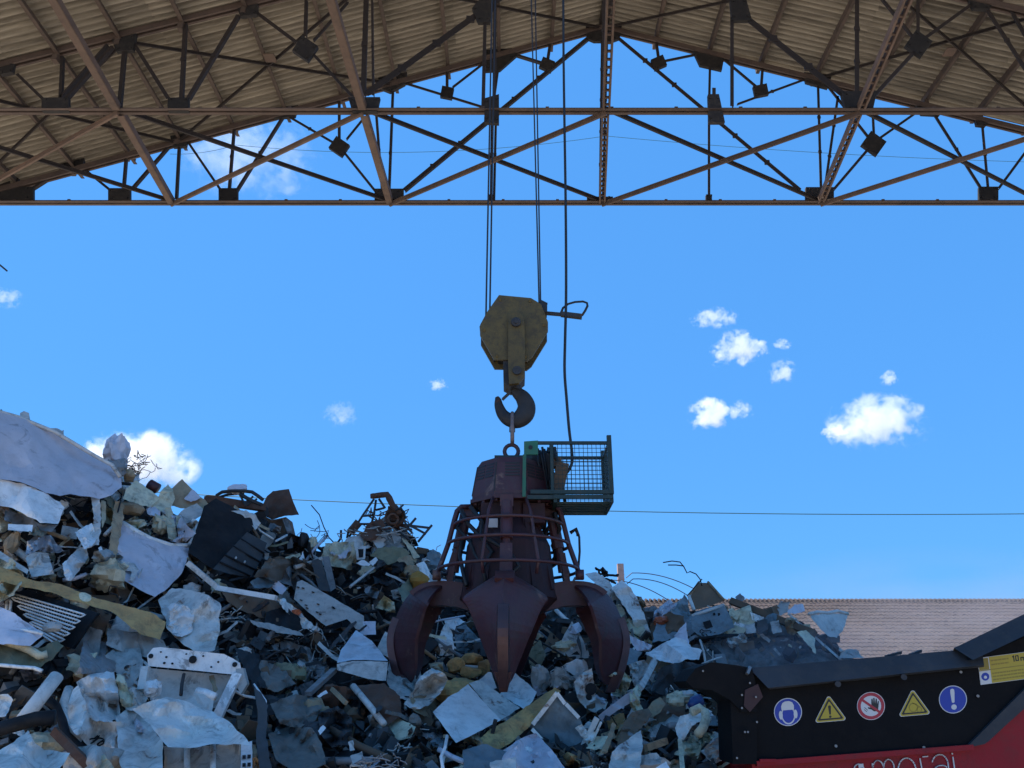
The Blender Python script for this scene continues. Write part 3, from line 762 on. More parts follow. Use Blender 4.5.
# guard cage
def hoop(r, z, a0, a1, rad=.019):
    n = max(4, int(abs(a1 - a0) / R(7)))
    return [C0 + Vector((r * math.cos(a0 + (a1 - a0) * i / n), r * math.sin(a0 + (a1 - a0) * i / n), z)) for i in range(n + 1)]
for r, py, segs in ((.57, 527, ((-185, -8), (20, 80), (100, 150))), (.625, 546, ((-178, -12), (10, 60), (95, 160))), (.71, 571, ((-180, 180),))):
    m = MB()
    for a0, a1 in segs: m.tube(hoop(r, Z(py), R(a0), R(a1)), .017, 7)
    grab.part('guard_hoop', m, M['maroon'], smooth=True)
for k in range(8):
    a = R(-90 + 24 + 45 * k) if k not in (1, 6) else R(-90 + (78 if k == 1 else -80))
    n = Vector((math.cos(a), math.sin(a), 0)); side = k in (1, 6)
    def Q(r, py): return C0 + n * r + Vector((0, 0, Z(py)))
    pts = [Q(.40, 508), Q(.5, 508.5), Q(.545, 513), Q(.57, 522), Q(.625, 546), Q(.71, 571), Q(.73, 579)] if side else [Q(.42, 505), Q(.53, 520), Q(.56, 527), Q(.615, 546), Q(.70, 571), Q(.66, 582)]
    m = MB(); m.tube(pts, .026 if side else .017, 8)
    if side: m.tube([p + Vector((0, .07, 0)) for p in pts[:4]], .024, 8); m.box(Q(.73, 577), (.08, .1, .09))
    grab.part('guard_bar', m, M['maroon'], smooth=True)
m = MB(); m.tube([G(576, 528, .1), G(580, 535, .1), G(580.5, 550, .1), G(579, 568, .1)], .012, 6); m.tube([G(571, 531, .1), G(577, 527, .1), G(579, 534, .1)], .02, 6); grab.part('hose_stub', m, M['rubber'], smooth=True)

# basket of wire mesh bolted to the side of the housing
yA, yB = GY - .42, GY + .12
def BA(x, y): return P(x, y, yA)
bl, br_, bt, bb = BA(530, 441).x, BA(609, 441).x, BA(560, 443).z, BA(560, 492).z
m = MB()
for y in (yA, yB):
    m.box(((bl + br_) / 2, y, bt), (br_ - bl, .035, .03)); m.box(((bl + br_) / 2, y, bb), (br_ - bl, .035, .04))
    for x in (bl + .22, br_): m.box((x, y, (bt + bb) / 2 + (.03 if x == br_ else 0)), (.045 if x == br_ else .028, .04, bt - bb + (.1 if x == br_ else 0)))
for x in (bl + .22, br_):
    m.box((x, (yA + yB) / 2, bt), (.03, yB - yA, .03)); m.box((x, (yA + yB) / 2, bb), (.04, yB - yA, .05))
# floor tray of rails
m.box(((bl + br_) / 2 + .12, yB, bb - .07), (br_ - bl - .22, .04, .09)); m.box(((bl + br_) / 2 + .12, yA, bb - .05), (br_ - bl - .22, .03, .04))
for x in (bl + .25, br_ - .0): m.box((x, (yA + yB) / 2, bb - .06), (.035, yB - yA, .09))
for k in range(4): m.box(((bl + br_) / 2 + .12, yA + (yB - yA) * (.2 + .2 * k), bb - .09), (br_ - bl - .25, .05, .02))
m.box(((BA(527, 497).x + BA(560, 497).x) / 2, yA + .02, BA(540, 497).z), (.33, .05, .04))
bk = grab.part('basket', m, M['darkgreen'])
def mesh_panel(o, u, v, nu, nv, r=.0035):
    m = MB()
    for i in range(nu + 1): m.bar(o + u * (i / nu), o + u * (i / nu) + v, r * 2)
    for j in range(nv + 1): m.bar(o + v * (j / nv), o + v * (j / nv) + u, r * 2)
    return m
H = Vector((0, 0, bt - bb))
for nm, o, u, n1 in (('front', (bl + .24, yA + .03, bb), Vector((br_ - bl - .24, 0, 0)), 13), ('rear', (bl + .24, yB, bb), Vector((br_ - bl - .24, 0, 0)), 13), ('left', (bl + .22, yA, bb), Vector((0, yB - yA, 0)), 10), ('right', (br_, yA, bb), Vector((0, yB - yA, 0)), 10)):
    grab.part('mesh_panel', mesh_panel(Vector(o), u, H, n1, 11, .0026 if nm in ('front', 'rear') else .005), M['darkgreen'], bk)
m = MB()                                                    # green corner bracket and post on the housing
m.prism([BA(x, y) + Vector((0, -.02, 0)) for x, y in ((524, 442), (538, 441), (538, 455), (524, 455))], (0, .03, 0))
m.bar(BA(524.5, 455), BA(524, 497), .035, .04)
cbk = grab.part('corner_bracket', m, M['greenpaint'])
m = MB(); m.tube([BA(530.5, 448) + Vector((0, -.026, 0)), BA(530.5, 448)], .022, 10); grab.part('bracket_hole', m, M['rubber'], cbk)
m = MB(); m.box(P(560, 478, GY - .15), (.13, .15, .3), Matrix.Rotation(R(12), 3, 'Y')); m.box(P(557, 463, GY - .12), (.09, .12, .1)); grab.part('junction_box', m, M['brown'])
m = MB()
for k in range(9):
    x0 = 538 + k * 2.1
    m.tube([P(x0, 449 + 2 * math.sin(k * 2.1), GY - .1), P(x0 + 3 * math.sin(k), 462, GY - .2 + .03 * k), P(x0 + 5, 480, GY - .1), P(x0 + 6 + 3 * math.cos(k * 1.7), 494, GY - .15)], .014, 6)
m.tube([P(552, 447, GY - .1), P(556, 458, GY - .2), P(561, 470, GY - .1), P(563, 488, GY - .1), P(566, 510, GY)], .018, 6)
grab.part('coiled_cable', m, M['rubber'], smooth=True)
m = MB(); m.box(P(540, 475, GY + .02), (.2, .25, .42)); m.box(P(553, 500, GY + .02), (.12, .3, .16)); grab.part('control_box', m, M['dark'])

# ------------------------------------------------------------------ shredder hopper, lower right
HY = 6.2
def Hp(x, y, dy=0.0): return P(x, y, HY + dy)
hop = Thing('shredder_hopper', 'black and red shredding machine with safety signs at the lower right', 'machine', (P(900, 700, HY).x, HY + 1, 0))
m = MB(); m.prism([Hp(x, y) for x, y in ((752, 676), (985, 654), (1200, 560), (1200, 690), (1030, 690), (968, 748), (752, 763))], (0, .05, 0)); pan = hop.part('side_panel', m, M['machineblack'])
m = MB(); m.prism([Hp(x, y, .02) for x, y in ((752, 763.5), (968, 746), (988, 742), (1034, 699), (1200, 580), (1200, 900), (752, 900))], (0, 2.0, 0)); red = hop.part('body', m, M['red'])
m = MB(); m.bar(Hp(756, 763.5, -.01), Hp(972, 747, -.01), .035, .05); m.box(Hp(768, 760.5, -.04), (.12, .02, .02)); hop.part('weld_strip', m, M['red'], red)
m = MB(); m.prism([Hp(x, y, -.03) for x, y in ((966, 748), (1030, 684), (1200, 560), (1200, 582), (1034, 700), (985, 744))], (0, .05, 0)); hop.part('corner_trim', m, M['rim'], pan)
# folded rim along the top
m = MB()
a, b = Hp(749, 668, -.02), Hp(982, 648, -.02); c, d = Hp(768, 688, -.10), Hp(984, 665, -.10)
e, f = Hp(770, 689.5, -.06), Hp(984, 667, -.06)
m.raw([a, b, d, c, a + Vector((0, .3, -.1)), b + Vector((0, .3, -.1)), e, f], [(0, 1, 2, 3), (4, 5, 1, 0), (3, 2, 7, 6)])
for x, y in ((838, 684), (904, 677)): m.tube([Hp(x, y, -.12), Hp(x, y, -.05)], .022, 8)
for x, y, w in ((888, 653, 14), (912, 651.5, 10)): m.prism([Hp(x, y + 2, .05), Hp(x + w, y - 2, .05), Hp(x + w, y + 1, .05), Hp(x, y + 4, .05)], (0, .06, 0))
hop.part('rim', m, M['rim'])
m = MB()
a, b = Hp(954, 648, -.06), Hp(1210, 524, -.06); c, d = Hp(973, 660, -.16), Hp(1210, 548, -.16)
m.raw([a, b, d, c, a + Vector((.05, .3, -.16)), b + Vector((.05, .3, -.16)), c + Vector((0, .12, 0)), d + Vector((0, .12, 0))], [(0, 1, 2, 3), (4, 5, 1, 0), (3, 2, 7, 6)])
hop.part('raised_rim', m, M['rim'])
m = MB()
for x, y in ((961, 672), (978, 696), (836, 746), (956, 747), (924, 747.5)): m.tube([Hp(x, y, -.018), Hp(x, y)], .011, 6)
hop.part('bolts', m, M['bolt'], pan)
# end of the hopper: curved rubber flap and a dark pillar
m = MB()
fl = [(696, 668), (712, 662), (735, 665), (752, 668), (757, 690), (757, 712), (742, 712), (730, 700), (712, 690), (693, 688), (686, 681)]
m.prism([Hp(x, y, -.05) for x, y in fl], (0, .5, 0)); hop.part('rubber_flap', m, M['machineblack'])
m = MB(); m.prism([Hp(x, y, -.03) for x, y in ((730, 690), (757, 688), (757, 764), (733, 764))], (0, .4, 0)); pil = hop.part('end_pillar', m, M['machineblack'])
m = MB(); m.prism([Hp(x, y, -.06) for x, y in ((745, 690), (758, 684), (763, 697), (750, 712), (744, 706))], (0, .03, 0)); hop.part('pivot_plate', m, plain('dark_red_paint', (.03, .006, .008), .6), pil)
m = MB()
for x, y in ((703, 671), (750, 683), (742, 695), (742, 708), (756, 697), (745, 732), (748, 732), (737, 758), (757, 722)): m.tube([Hp(x, y, -.085), Hp(x, y, -.04)], .008, 6)
hop.part('bolts', m, M['bolt'], pil)
m = MB(); m.bar(Hp(750, 667, -.06), Hp(747, 674, -.08), .02, .03); hop.part('rim_end', m, M['bolt'])

# signs: flat discs and triangles, a couple of millimetres proud, tilted with the panel
TL = -0.085
class Sign:
    """2D drawing in pixels about a centre; layer 0 is stuck on the panel, each next layer 1 mm proud"""
    def __init__(self, x, y, lean=0.0): self.x, self.y, self.m, self.c, self.s = x, y, MB(), math.cos(TL + lean), math.sin(TL + lean)
    def pt(self, u, v, lay): return Hp(self.x + u * self.c - v * self.s, self.y + u * self.s + v * self.c, -.004 - .0012 * lay)
    def poly(self, pts, lay, mat):
        self.m.cur = mat; self.m.prism([self.pt(u, v, lay) for u, v in pts], (0, .0011 if lay else .004, 0)); self.m.cur = 0
    def disc(self, u, v, r, lay, mat, ry=None, n=28, a0=0, a1=360):
        ry = ry or r
        self.poly([(u + r * math.cos(R(a0 + (a1 - a0) * k / n)), v + ry * math.sin(R(a0 + (a1 - a0) * k / n))) for k in range(n + (1 if a1 - a0 < 360 else 0))], lay, mat)
    def ring(self, u, v, r, t, lay, mat, n=28):
        for k in range(n):
            a, b = 2 * math.pi * k / n, 2 * math.pi * (k + 1) / n
            self.poly([(u + r * math.cos(a), v + r * math.sin(a)), (u + r * math.cos(b), v + r * math.sin(b)), (u + (r - t) * math.cos(b), v + (r - t) * math.sin(b)), (u + (r - t) * math.cos(a), v + (r - t) * math.sin(a))], lay, mat)
    def stroke(self, pts, w, lay, mat):
        for a, b in zip(pts, pts[1:]):
            d = Vector((b[0] - a[0], b[1] - a[1])); L = d.length or 1; n = Vector((-d.y, d.x)) / L * w / 2; e = d / L * w * .3
            self.poly([(a[0] + n.x - e.x, a[1] + n.y - e.y), (b[0] + n.x + e.x, b[1] + n.y + e.y), (b[0] - n.x + e.x, b[1] - n.y + e.y), (a[0] - n.x - e.x, a[1] - n.y - e.y)], lay, mat)
    def done(self, label):
        o = hop.part('safety_sign', self.m, [M['s_white'], M['s_blue'], M['s_yellow'], M['s_red'], M['s_black'], M['s_olive']], pan); o['label'] = label; return o
WH, BL, YE, RE, BK, OL = range(6)
def rtri(r, cut):
    out = []
    for k in range(3):
        a = R(-90 + 120 * k)
        for e in (-1, 0, 1):
            a2 = a + e * cut; rr_ = r * (1 if e == 0 else .965)
            out.append((rr_ * math.cos(a2), rr_ * math.sin(a2) * .95))
    return out
s = Sign(788, 712)
s.disc(0, 0, 14, 0, WH); s.disc(0, 0, 13.2, 1, BL)
s.disc(0, 3.2, 7, 2, WH, 9.3); s.disc(0, 3, 5.8, 3, BL, 8)
s.poly([(-6.2, -2), (6.2, -2), (6.4, -6), (5, -9.3), (2, -10.8), (-2, -10.8), (-5, -9.3), (-6.4, -6)], 4, WH)
s.disc(-7.4, 2.6, 1.9, 4, WH, 4.4); s.disc(7.4, 2.6, 1.9, 4, WH, 4.4)
s.done('blue round sign with white helmet, ear muffs and face shield')
s = Sign(830, 712.5)
s.poly(rtri(17, .1), 0, WH); s.poly(rtri(16.2, .1), 1, YE); s.poly(rtri(14.4, .06), 2, BK); s.poly(rtri(11.4, .05), 3, YE)
s.poly([(-1.4, -6.5), (0, -7.3), (1.4, -6.5), (.8, 2), (-.8, 2)], 4, BK); s.disc(0, 4.2, 1.25, 4, BK, n=12)
s.done('yellow triangular sign with a black exclamation mark')
s = Sign(871, 706)
s.disc(0, 0, 14, 0, WH); s.disc(0, 0, 13.4, 1, RE); s.disc(0, 0, 10.2, 2, WH)
s.poly([(-1, 1.5), (.5, -1), (1, -7), (2.2, -7), (2.4, -1.5), (3, -7.8), (4.2, -7.8), (4.3, -1.5), (5.3, -7), (6.4, -6.8), (6.2, -1), (7.4, -4.6), (8.3, -4.2), (7.4, 1.5), (6.4, 5.6), (2.6, 5.6), (.6, 3.8), (-3.2, 2.2), (-3.2, 1)], 3, BK)
s.stroke([(-6.5, 1), (-3.6, 4)], .5, 3, BK); s.stroke([(-7, 3), (-4.6, 5.4)], .5, 3, BK)
s.stroke([(-9, -7.5), (9, 7.5)], 2.4, 4, RE)
s.done('red and white round prohibition sign with a black hand')
s = Sign(914, 706.5)
s.poly(rtri(17, .1), 0, WH); s.poly(rtri(16.2, .1), 1, YE); s.poly(rtri(14.4, .06), 2, BK); s.poly(rtri(11.6, .05), 3, YE)
s.ring(-.6, 1, 4.6, .9, 4, OL); s.ring(5, 3.4, 2.8, .8, 4, OL, 18); s.stroke([(-1, -3.6), (5.6, .6)], .7, 4, OL)
s.done('yellow triangular sign with two dark gear rings')
s = Sign(953, 699.5)
s.disc(0, 0, 14, 0, WH); s.disc(0, 0, 13.2, 1, BL)
s.poly([(-1.9, -10), (0, -10.9), (1.9, -10), (2.1, -7), (1.3, 2.8), (0, 3.4), (-1.3, 2.8), (-2.1, -7)], 2, WH); s.disc(.4, 7.6, 2.7, 2, WH, n=16)
s.done('blue round sign with a white exclamation mark')
s = Sign(979, 671, -.045)
s.poly([(0, -13), (75, -13), (75, 14), (0, 14)], 0, WH); s.poly([(11.5, -12.6), (74.6, -12.6), (74.6, 13.6), (11.5, 13.6)], 1, YE)
s.poly([(.6, -12), (10.6, -12), (10.6, -.6), (.6, -.6)], 1, OL); s.poly([(.6, 1.2), (10.8, 1.2), (10.8, 11.6), (.6, 11.6)], 1, WH); s.disc(5.6, 6.4, 4, 2, BL, n=18); s.disc(5.6, 7, 1.6, 3, WH, n=10)
s.poly([(0, -.4), (74, -.4), (74, .5), (0, .5)], 2, OL)
rnd = random.Random(5)
for v, x0, x1 in ((-8.6, 13, 31), (-4.6, 13, 31), (4.2, 13, 70), (7.4, 13, 70), (10.6, 13, 66), (-8.6, 56, 72), (-4.6, 56, 72)):
    u = x0
    while u < x1:
        w = rnd.uniform(1.2, 4); s.poly([(u, v - .7), (min(u + w, x1), v - .7), (min(u + w, x1), v + .7), (u, v + .7)], 2, OL); u += w + .6
u0 = 35
for pts in ([(0, -6.5), (1.2, -7.6), (1.2, -2)], [(3.2, -7.2), (5.6, -7.2), (5.6, -2.4), (3.2, -2.4), (3.2, -7.2)], [(8.2, -5), (8.2, -2)], [(8.2, -4.6), (9.6, -5.2), (10.6, -4.4), (10.6, -2)], [(10.6, -4.4), (12, -5.2), (13, -4.4), (13, -2)]):
    s.stroke([(u0 + a, b - 3) for a, b in pts], 1.0, 2, BK)
s.done('long yellow instruction label with dark lines of text')
# painted name on the red body: thin white strokes
s = Sign(853, 783, -.02); s.m = MB()
def arc(cx_, cy_, rx, ry, a0, a1, n=12): return [(cx_ + rx * math.cos(R(a0 + (a1 - a0) * k / n)), cy_ + ry * math.sin(R(a0 + (a1 - a0) * k / n))) for k in range(n + 1)]
for g in (arc(8, -6, 6.5, 12, 180, 360), [(14.5, -6), (14.5, 8)],
          [(22, -17), (22, 8)], arc(27.5, -11, 5.5, 8.5, 180, 360), [(33, -11), (33, 8)], arc(38.2, -11, 5.2, 8.5, 180, 360), [(43.4, -11), (43.4, 8)],
          arc(56, -6, 9, 13, 0, 360, 24), [(47, -6), (65, -6)], [(70, -17), (72, 8)], [(73, -18.4), (78, -18.4)],
          arc(89.5, -9, 8, 10, 200, 360), [(97.5, -9), (97.5, 8)], arc(90, -2, 7.5, 6, 180, 320), [(103, -15), (104, 8)], [(102.4, -19), (103, -18)]):
    s.stroke(g, 1.15, 0, WH)
s.poly([(8, -18), (13, -18), (13, -14), (8, -14)], 1, WH)
for p in s.m.v: p.y += .012
o = hop.part('painted_name', s.m, M['s_white'], red)
# ------------------------------------------------------------------ the scrap heap
CR_X = [-160, -60, 0, 60, 110, 150, 190, 215, 260, 300, 330, 370, 400, 430, 460, 520, 590, 620, 650, 690, 720, 760, 800, 832, 850, 900]
CR_Y = [405, 408, 424, 446, 476, 500, 518, 512, 511, 543, 549, 535, 530, 555, 574, 596, 585, 592, 612, 606, 606, 612, 622, 632, 652, 668]
CD_X = [-160, 0, 200, 300, 400, 520, 600, 700, 830, 900]
CD_Y = [8.2, 8.6, 9.6, 10.8, 11.6, 11.8, 11.2, 10.4, 9.6, 9.4]
BD_Y = [5.6, 5.7, 5.9, 6.0, 5.9, 5.9, 6.1, 6.4, 7.2, 7.6]
def lerp(xs, ys, x):
    if x <= xs[0]: return ys[0]
    for i in range(len(xs) - 1):
        if x <= xs[i + 1]:
            t = (x - xs[i]) / (xs[i + 1] - xs[i]); t = t * t * (3 - 2 * t) if xs is CD_X else t
            return ys[i] + (ys[i + 1] - ys[i]) * t
    return ys[-1]
BOT = 800.0
def crest(px): return lerp(CR_X, CR_Y, px)
def Yd(px, py):
    c = crest(px); t = (BOT - py) / (BOT - c)
    t = max(-0.3, min(t, 1.15))
    return lerp(CD_X, BD_Y, px) + (lerp(CD_X, CD_Y, px) - lerp(CD_X, BD_Y, px)) * (max(t, 0) ** 1.15 if t > 0 else t)
def fbm(p, o=4):
    return noise.fractal(p, 0.9, 2.1, o)

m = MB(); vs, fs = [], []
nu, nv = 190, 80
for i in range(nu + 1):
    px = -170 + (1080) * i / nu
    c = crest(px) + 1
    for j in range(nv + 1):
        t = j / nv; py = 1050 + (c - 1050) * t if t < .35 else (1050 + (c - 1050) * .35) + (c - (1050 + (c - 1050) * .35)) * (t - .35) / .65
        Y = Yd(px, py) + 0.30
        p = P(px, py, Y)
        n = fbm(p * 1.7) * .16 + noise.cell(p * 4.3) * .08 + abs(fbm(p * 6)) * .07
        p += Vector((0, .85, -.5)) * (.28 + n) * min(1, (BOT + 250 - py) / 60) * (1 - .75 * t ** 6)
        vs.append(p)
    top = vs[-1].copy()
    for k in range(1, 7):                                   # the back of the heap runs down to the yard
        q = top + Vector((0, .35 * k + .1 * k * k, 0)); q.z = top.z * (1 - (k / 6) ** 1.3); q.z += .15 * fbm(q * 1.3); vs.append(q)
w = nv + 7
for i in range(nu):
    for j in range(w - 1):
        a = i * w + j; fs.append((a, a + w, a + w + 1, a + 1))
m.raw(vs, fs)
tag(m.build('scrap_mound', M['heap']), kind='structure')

GROUPS = {}
rs = random.Random(21)

def inside(x, y, poly):
    r = False; j = len(poly) - 1
    for i in range(len(poly)):
        (xi, yi), (xj, yj) = poly[i], poly[j]
        if (yi > y) != (yj > y) and x < (xj - xi) * (y - yi) / (yj - yi) + xi: r = not r
        j = i
    return r

def facet(x, y, L, rot, h):
    """crumpled-sheet relief: a skewed lattice of random heights joined by flat triangles with sharp creases"""
    c, s_ = math.cos(rot), math.sin(rot)
    u, v = (x * c + y * s_) / L, (-x * s_ + y * c) / (L * 1.7)
    u += v * .5
    i, j = math.floor(u), math.floor(v); fu, fv = u - i, v - j
    def hh(a, b):
        q = math.sin(a * 127.1 + b * 311.7 + h * 74.7) * 43758.5453; return (q - math.floor(q)) * 2 - 1
    if fu + fv < 1: return hh(i, j) * (1 - fu - fv) + hh(i + 1, j) * fu + hh(i, j + 1) * fv
    return hh(i + 1, j + 1) * (fu + fv - 1) + hh(i, j + 1) * (1 - fu) + hh(i + 1, j) * (1 - fv)

def sheet_mesh(poly, depth, crumple, th, tear, step, folds, seed, mb, edge_roll=0.0):
    """a sheet with its own outline, thickness, folds and dents; depth(px, py) gives world depth"""
    r = random.Random(seed)
    out = []
    n = len(poly)
    for i in range(n):
        a, b = Vector(poly[i]), Vector(poly[(i + 1) % n]); L = (b - a).length
        k = max(1, int(L / step)); nrm = Vector((-(b - a).y, (b - a).x)) / (L or 1)
        ph = r.uniform(0, 99)
        for q in range(k):
            p = a.lerp(b, q / k)
            if q: p = p + nrm * tear * (noise.noise(Vector((ph + q * .31, 0, 0))) * 1.6 + r.uniform(-.35, .35))
            out.append(p)
    pts = [Vector((p.x, p.y)) for p in out]; nb = len(pts)
    ring = [(p.x, p.y) for p in pts]
    x0, x1 = min(p[0] for p in ring), max(p[0] for p in ring); y0, y1 = min(p[1] for p in ring), max(p[1] for p in ring)
    y = y0 + step * .5; row = 0
    while y < y1:
        x = x0 + step * (.5 if row % 2 else .1)
        while x < x1:
            q = (x + r.uniform(-.25, .25) * step, y + r.uniform(-.25, .25) * step)
            if inside(q[0], q[1], ring): 
                if min((q[0] - e[0]) ** 2 + (q[1] - e[1]) ** 2 for e in ring) > (step * .5) ** 2: pts.append(Vector(q))
            x += step
        y += step * .87; row += 1
    res = delaunay_2d_cdt(pts, [], [list(range(nb))], 1, 1e-4)
    V2, F2 = res[0], res[2]
    cxm, cym = (x0 + x1) / 2, (y0 + y1) / 2; size = max(x1 - x0, y1 - y0, 1)
    fl = []
    for _ in range(folds):
        a = r.uniform(0, math.pi); fl.append((math.cos(a), math.sin(a), r.uniform(-.35, .35) * size, r.uniform(-1, 1)))
    off = Vector((r.uniform(0, 50), r.uniform(0, 50), r.uniform(0, 50)))
    La = max(7.0, size * r.uniform(.22, .34)); rot = r.uniform(0, 3.14); hs1, hs2 = r.uniform(1, 99), r.uniform(1, 99)
    front, back = [], []
    for v in V2:
        d = 0.0
        for ca, sa, o, am in fl:
            q = (v.x - cxm) * ca + (v.y - cym) * sa - o
            d += 2.4 * am * abs(q) / size
        w_ = Vector((v.x, v.y, 0)) / 22 + off
        wx, wy = v.x + 2.2 * noise.noise(w_ * 2.3), v.y + 2.2 * noise.noise(w_ * 2.3 + off)
        d += 1.5 * facet(wx, wy, La, rot, hs1) + .55 * facet(wx, wy, La * .42, rot + 1.1, hs2) + noise.noise(w_ * 1.5) * .35
        Y = depth(v.x, v.y) + d * crumple
        p = P(v.x, v.y, Y); front.append(p)
        back.append(p + ray(v.x, v.y).normalized() * th)
    cnt = {}
    for f in F2:
        for a, b in zip(f, list(f[1:]) + [f[0]]):
            k = (min(a, b), max(a, b)); cnt[k] = cnt.get(k, 0) + 1
    nV = len(front); fs = []
    for f in F2:
        # orientation: towards the camera
        a, b, c = (front[i] for i in f[:3]); g = list(f)
        if (b - a).cross(c - a).dot(a - CAM) > 0: g = g[::-1]
        fs.append(g); fs.append([i + nV for i in g[::-1]])
        for a, b in zip(g, g[1:] + [g[0]]):
            if cnt[(min(a, b), max(a, b))] == 1: fs.append([b, a, a + nV, b + nV])
    mb.raw(front + back, fs)

def hero_depth(poly, off, tilt, follow):
    cx_ = sum(p[0] for p in poly) / len(poly); cy_ = sum(p[1] for p in poly) / len(poly)
    c0 = Yd(cx_, cy_)
    e = 12.0
    gx = (Yd(cx_ + e, cy_) - Yd(cx_ - e, cy_)) / (2 * e); gy = (Yd(cx_, cy_ + e) - Yd(cx_, cy_ - e)) / (2 * e)
    gx = max(-.02, min(.02, gx)); gy = max(-.012, min(.004, gy))
    return lambda x, y: c0 - off + follow * (gx * (x - cx_) + gy * (y - cy_)) + tilt[0] * (x - cx_) / 100 + tilt[1] * (y - cy_) / 100

def flat_normals(o, smooth_angle=R(28)):
    me = o.data
    me.polygons.foreach_set('use_smooth', [True] * len(me.polygons))
    me.set_sharp_from_angle(angle=smooth_angle)

def S(name, label, cat, poly, mat, off=.12, crumple=.05, th=.015, tilt=(0, 0), tear=.8, follow=.8, step=None, folds=2, group=None, tubes=None, holes=None):
    x0, x1 = min(p[0] for p in poly), max(p[0] for p in poly); y0, y1 = min(p[1] for p in poly), max(p[1] for p in poly)
    A = max(30, (x1 - x0) * (y1 - y0)); step = step or max(1.9, min(5.0, math.sqrt(A / 420)))
    if name in ('torn_sheet', 'crumpled_sheet', 'crumpled_appliance', 'scrap_sheet') and crumple >= .05: crumple *= 1.5
    m = MB(); dep = hero_depth(poly, off, tilt, follow)
    sheet_mesh(poly, dep, crumple, th, tear, step, folds, hash(tuple(poly)) & 0xffff, m)
    o = m.build(name, M[mat]); flat_normals(o, R(17) if crumple >= .07 else R(28))
    tag(o, label, cat, group)
    def child(nm, mb2, mt, sm=False):
        c = mb2.build(nm, M[mt], o.location, o, sm); return c
    for t in (tubes or ()):
        nm, pts, rad, mt = t
        b = MB(); b.tube([P(x, y, dep(x, y) - .012) for x, y in pts], rad, 7); child(nm, b, mt, True)
    for h in (holes or ()):
        b = MB(); b.prism([P(x, y, dep(x, y) - crumple * .55 - .008) for x, y in h], (0, .004 + crumple * .4, 0)); child('hole', b, 'black')
    return o

def T(name, label, cat, pts, rad, mat, off=.15, n=7, group=None, smooth=True):
    """pipe, rod or bar along pixels; a third value shifts a point in depth"""
    q = [P(p[0], p[1], Yd(p[0], p[1]) * .5 + Yd(sum(a[0] for a in pts) / len(pts), sum(a[1] for a in pts) / len(pts)) * .5 - off + (p[2] if len(p) > 2 else 0)) for p in pts]
    m = MB(); m.tube(q, rad, n); return tag(m.build(name, M[mat], smooth=smooth), label, cat, group)

def B(name, label, cat, a, b, w, h, mat, off=.15, group=None, parts=None):
    q = [P(p[0], p[1], Yd(*p[:2]) - off + (p[2] if len(p) > 2 else 0)) for p in (a, b)]
    m = MB(); m.bar(q[0], q[1], w, h); return tag(m.build(name, M[mat]), label, cat, group)

def chunk(name, label, cat, px, py, rx, ry, mat, off=.1, rough=.35, seed=0, group=None, n=10, deep=1.0):
    """irregular lump (foam, crushed metal): a many-sided broken solid"""
    c = P(px, py, Yd(px, py) - off); k = (c - CAM).dot(FWD) / F
    m = MB(); vs, fs = [], []; nu_, nv_ = n * 2, n
    r = random.Random(seed); o3 = Vector((r.uniform(0, 90), r.uniform(0, 90), r.uniform(0, 90)))
    planes = [(Vector((r.gauss(0, 1), r.gauss(0, 1), r.gauss(0, 1))).normalized(), r.uniform(.55, .85)) for _ in range(9)]
    for j in range(nv_ + 1):
        for i in range(nu_):
            a, b = 2 * math.pi * i / nu_, math.pi * j / nv_
            d = Vector((math.sin(b) * math.cos(a), math.sin(b) * math.sin(a), math.cos(b)))
            rad = 1.0
            for pn, po in planes:
                q = d.dot(pn)
                if q > 1e-3: rad = min(rad, po / q)
            rad *= 1 + rough * noise.noise(d * 2.2 + o3) + rough * .5 * noise.noise(d * 6 + o3)
            vs.append(c + Vector((d.x * rx * k * rad, d.y * (rx + ry) / 2 * k * rad * deep, d.z * ry * k * rad)) * 1.15)
    for j in range(nv_):
        for i in range(nu_):
            a, b = j * nu_ + i, j * nu_ + (i + 1) % nu_; fs.append((a, a + nu_, b + nu_, b))
    m.raw(vs, fs); o = m.build(name, M[mat]); flat_normals(o, R(24)); return tag(o, label, cat, group)

def tangle(name, label, cat, px, py, rx, ry, mat, count, rad, off=.1, seed=0, group=None):
    c = P(px, py, Yd(px, py) - off); k = (c - CAM).dot(FWD) / F; r = random.Random(seed); m = MB()
    for _ in range(count):
        p = Vector((r.uniform(-1, 1), r.uniform(-.6, .6), r.uniform(-1, 1))); d = Vector((r.gauss(0, 1), r.gauss(0, .5), r.gauss(0, .7))).normalized(); pts = []
        for s in range(8):
            pts.append(c + Vector((p.x * rx * k, p.y * rx * k, p.z * ry * k)))
            d = (d + Vector((r.gauss(0, .5), r.gauss(0, .3), r.gauss(0, .5)))).normalized(); p = p + d * .28
            if p.length > 1.2: d = -p.normalized()
        m.tube(pts, rad, 5)
    return tag(m.build(name, M[mat], smooth=True), label, cat, group)
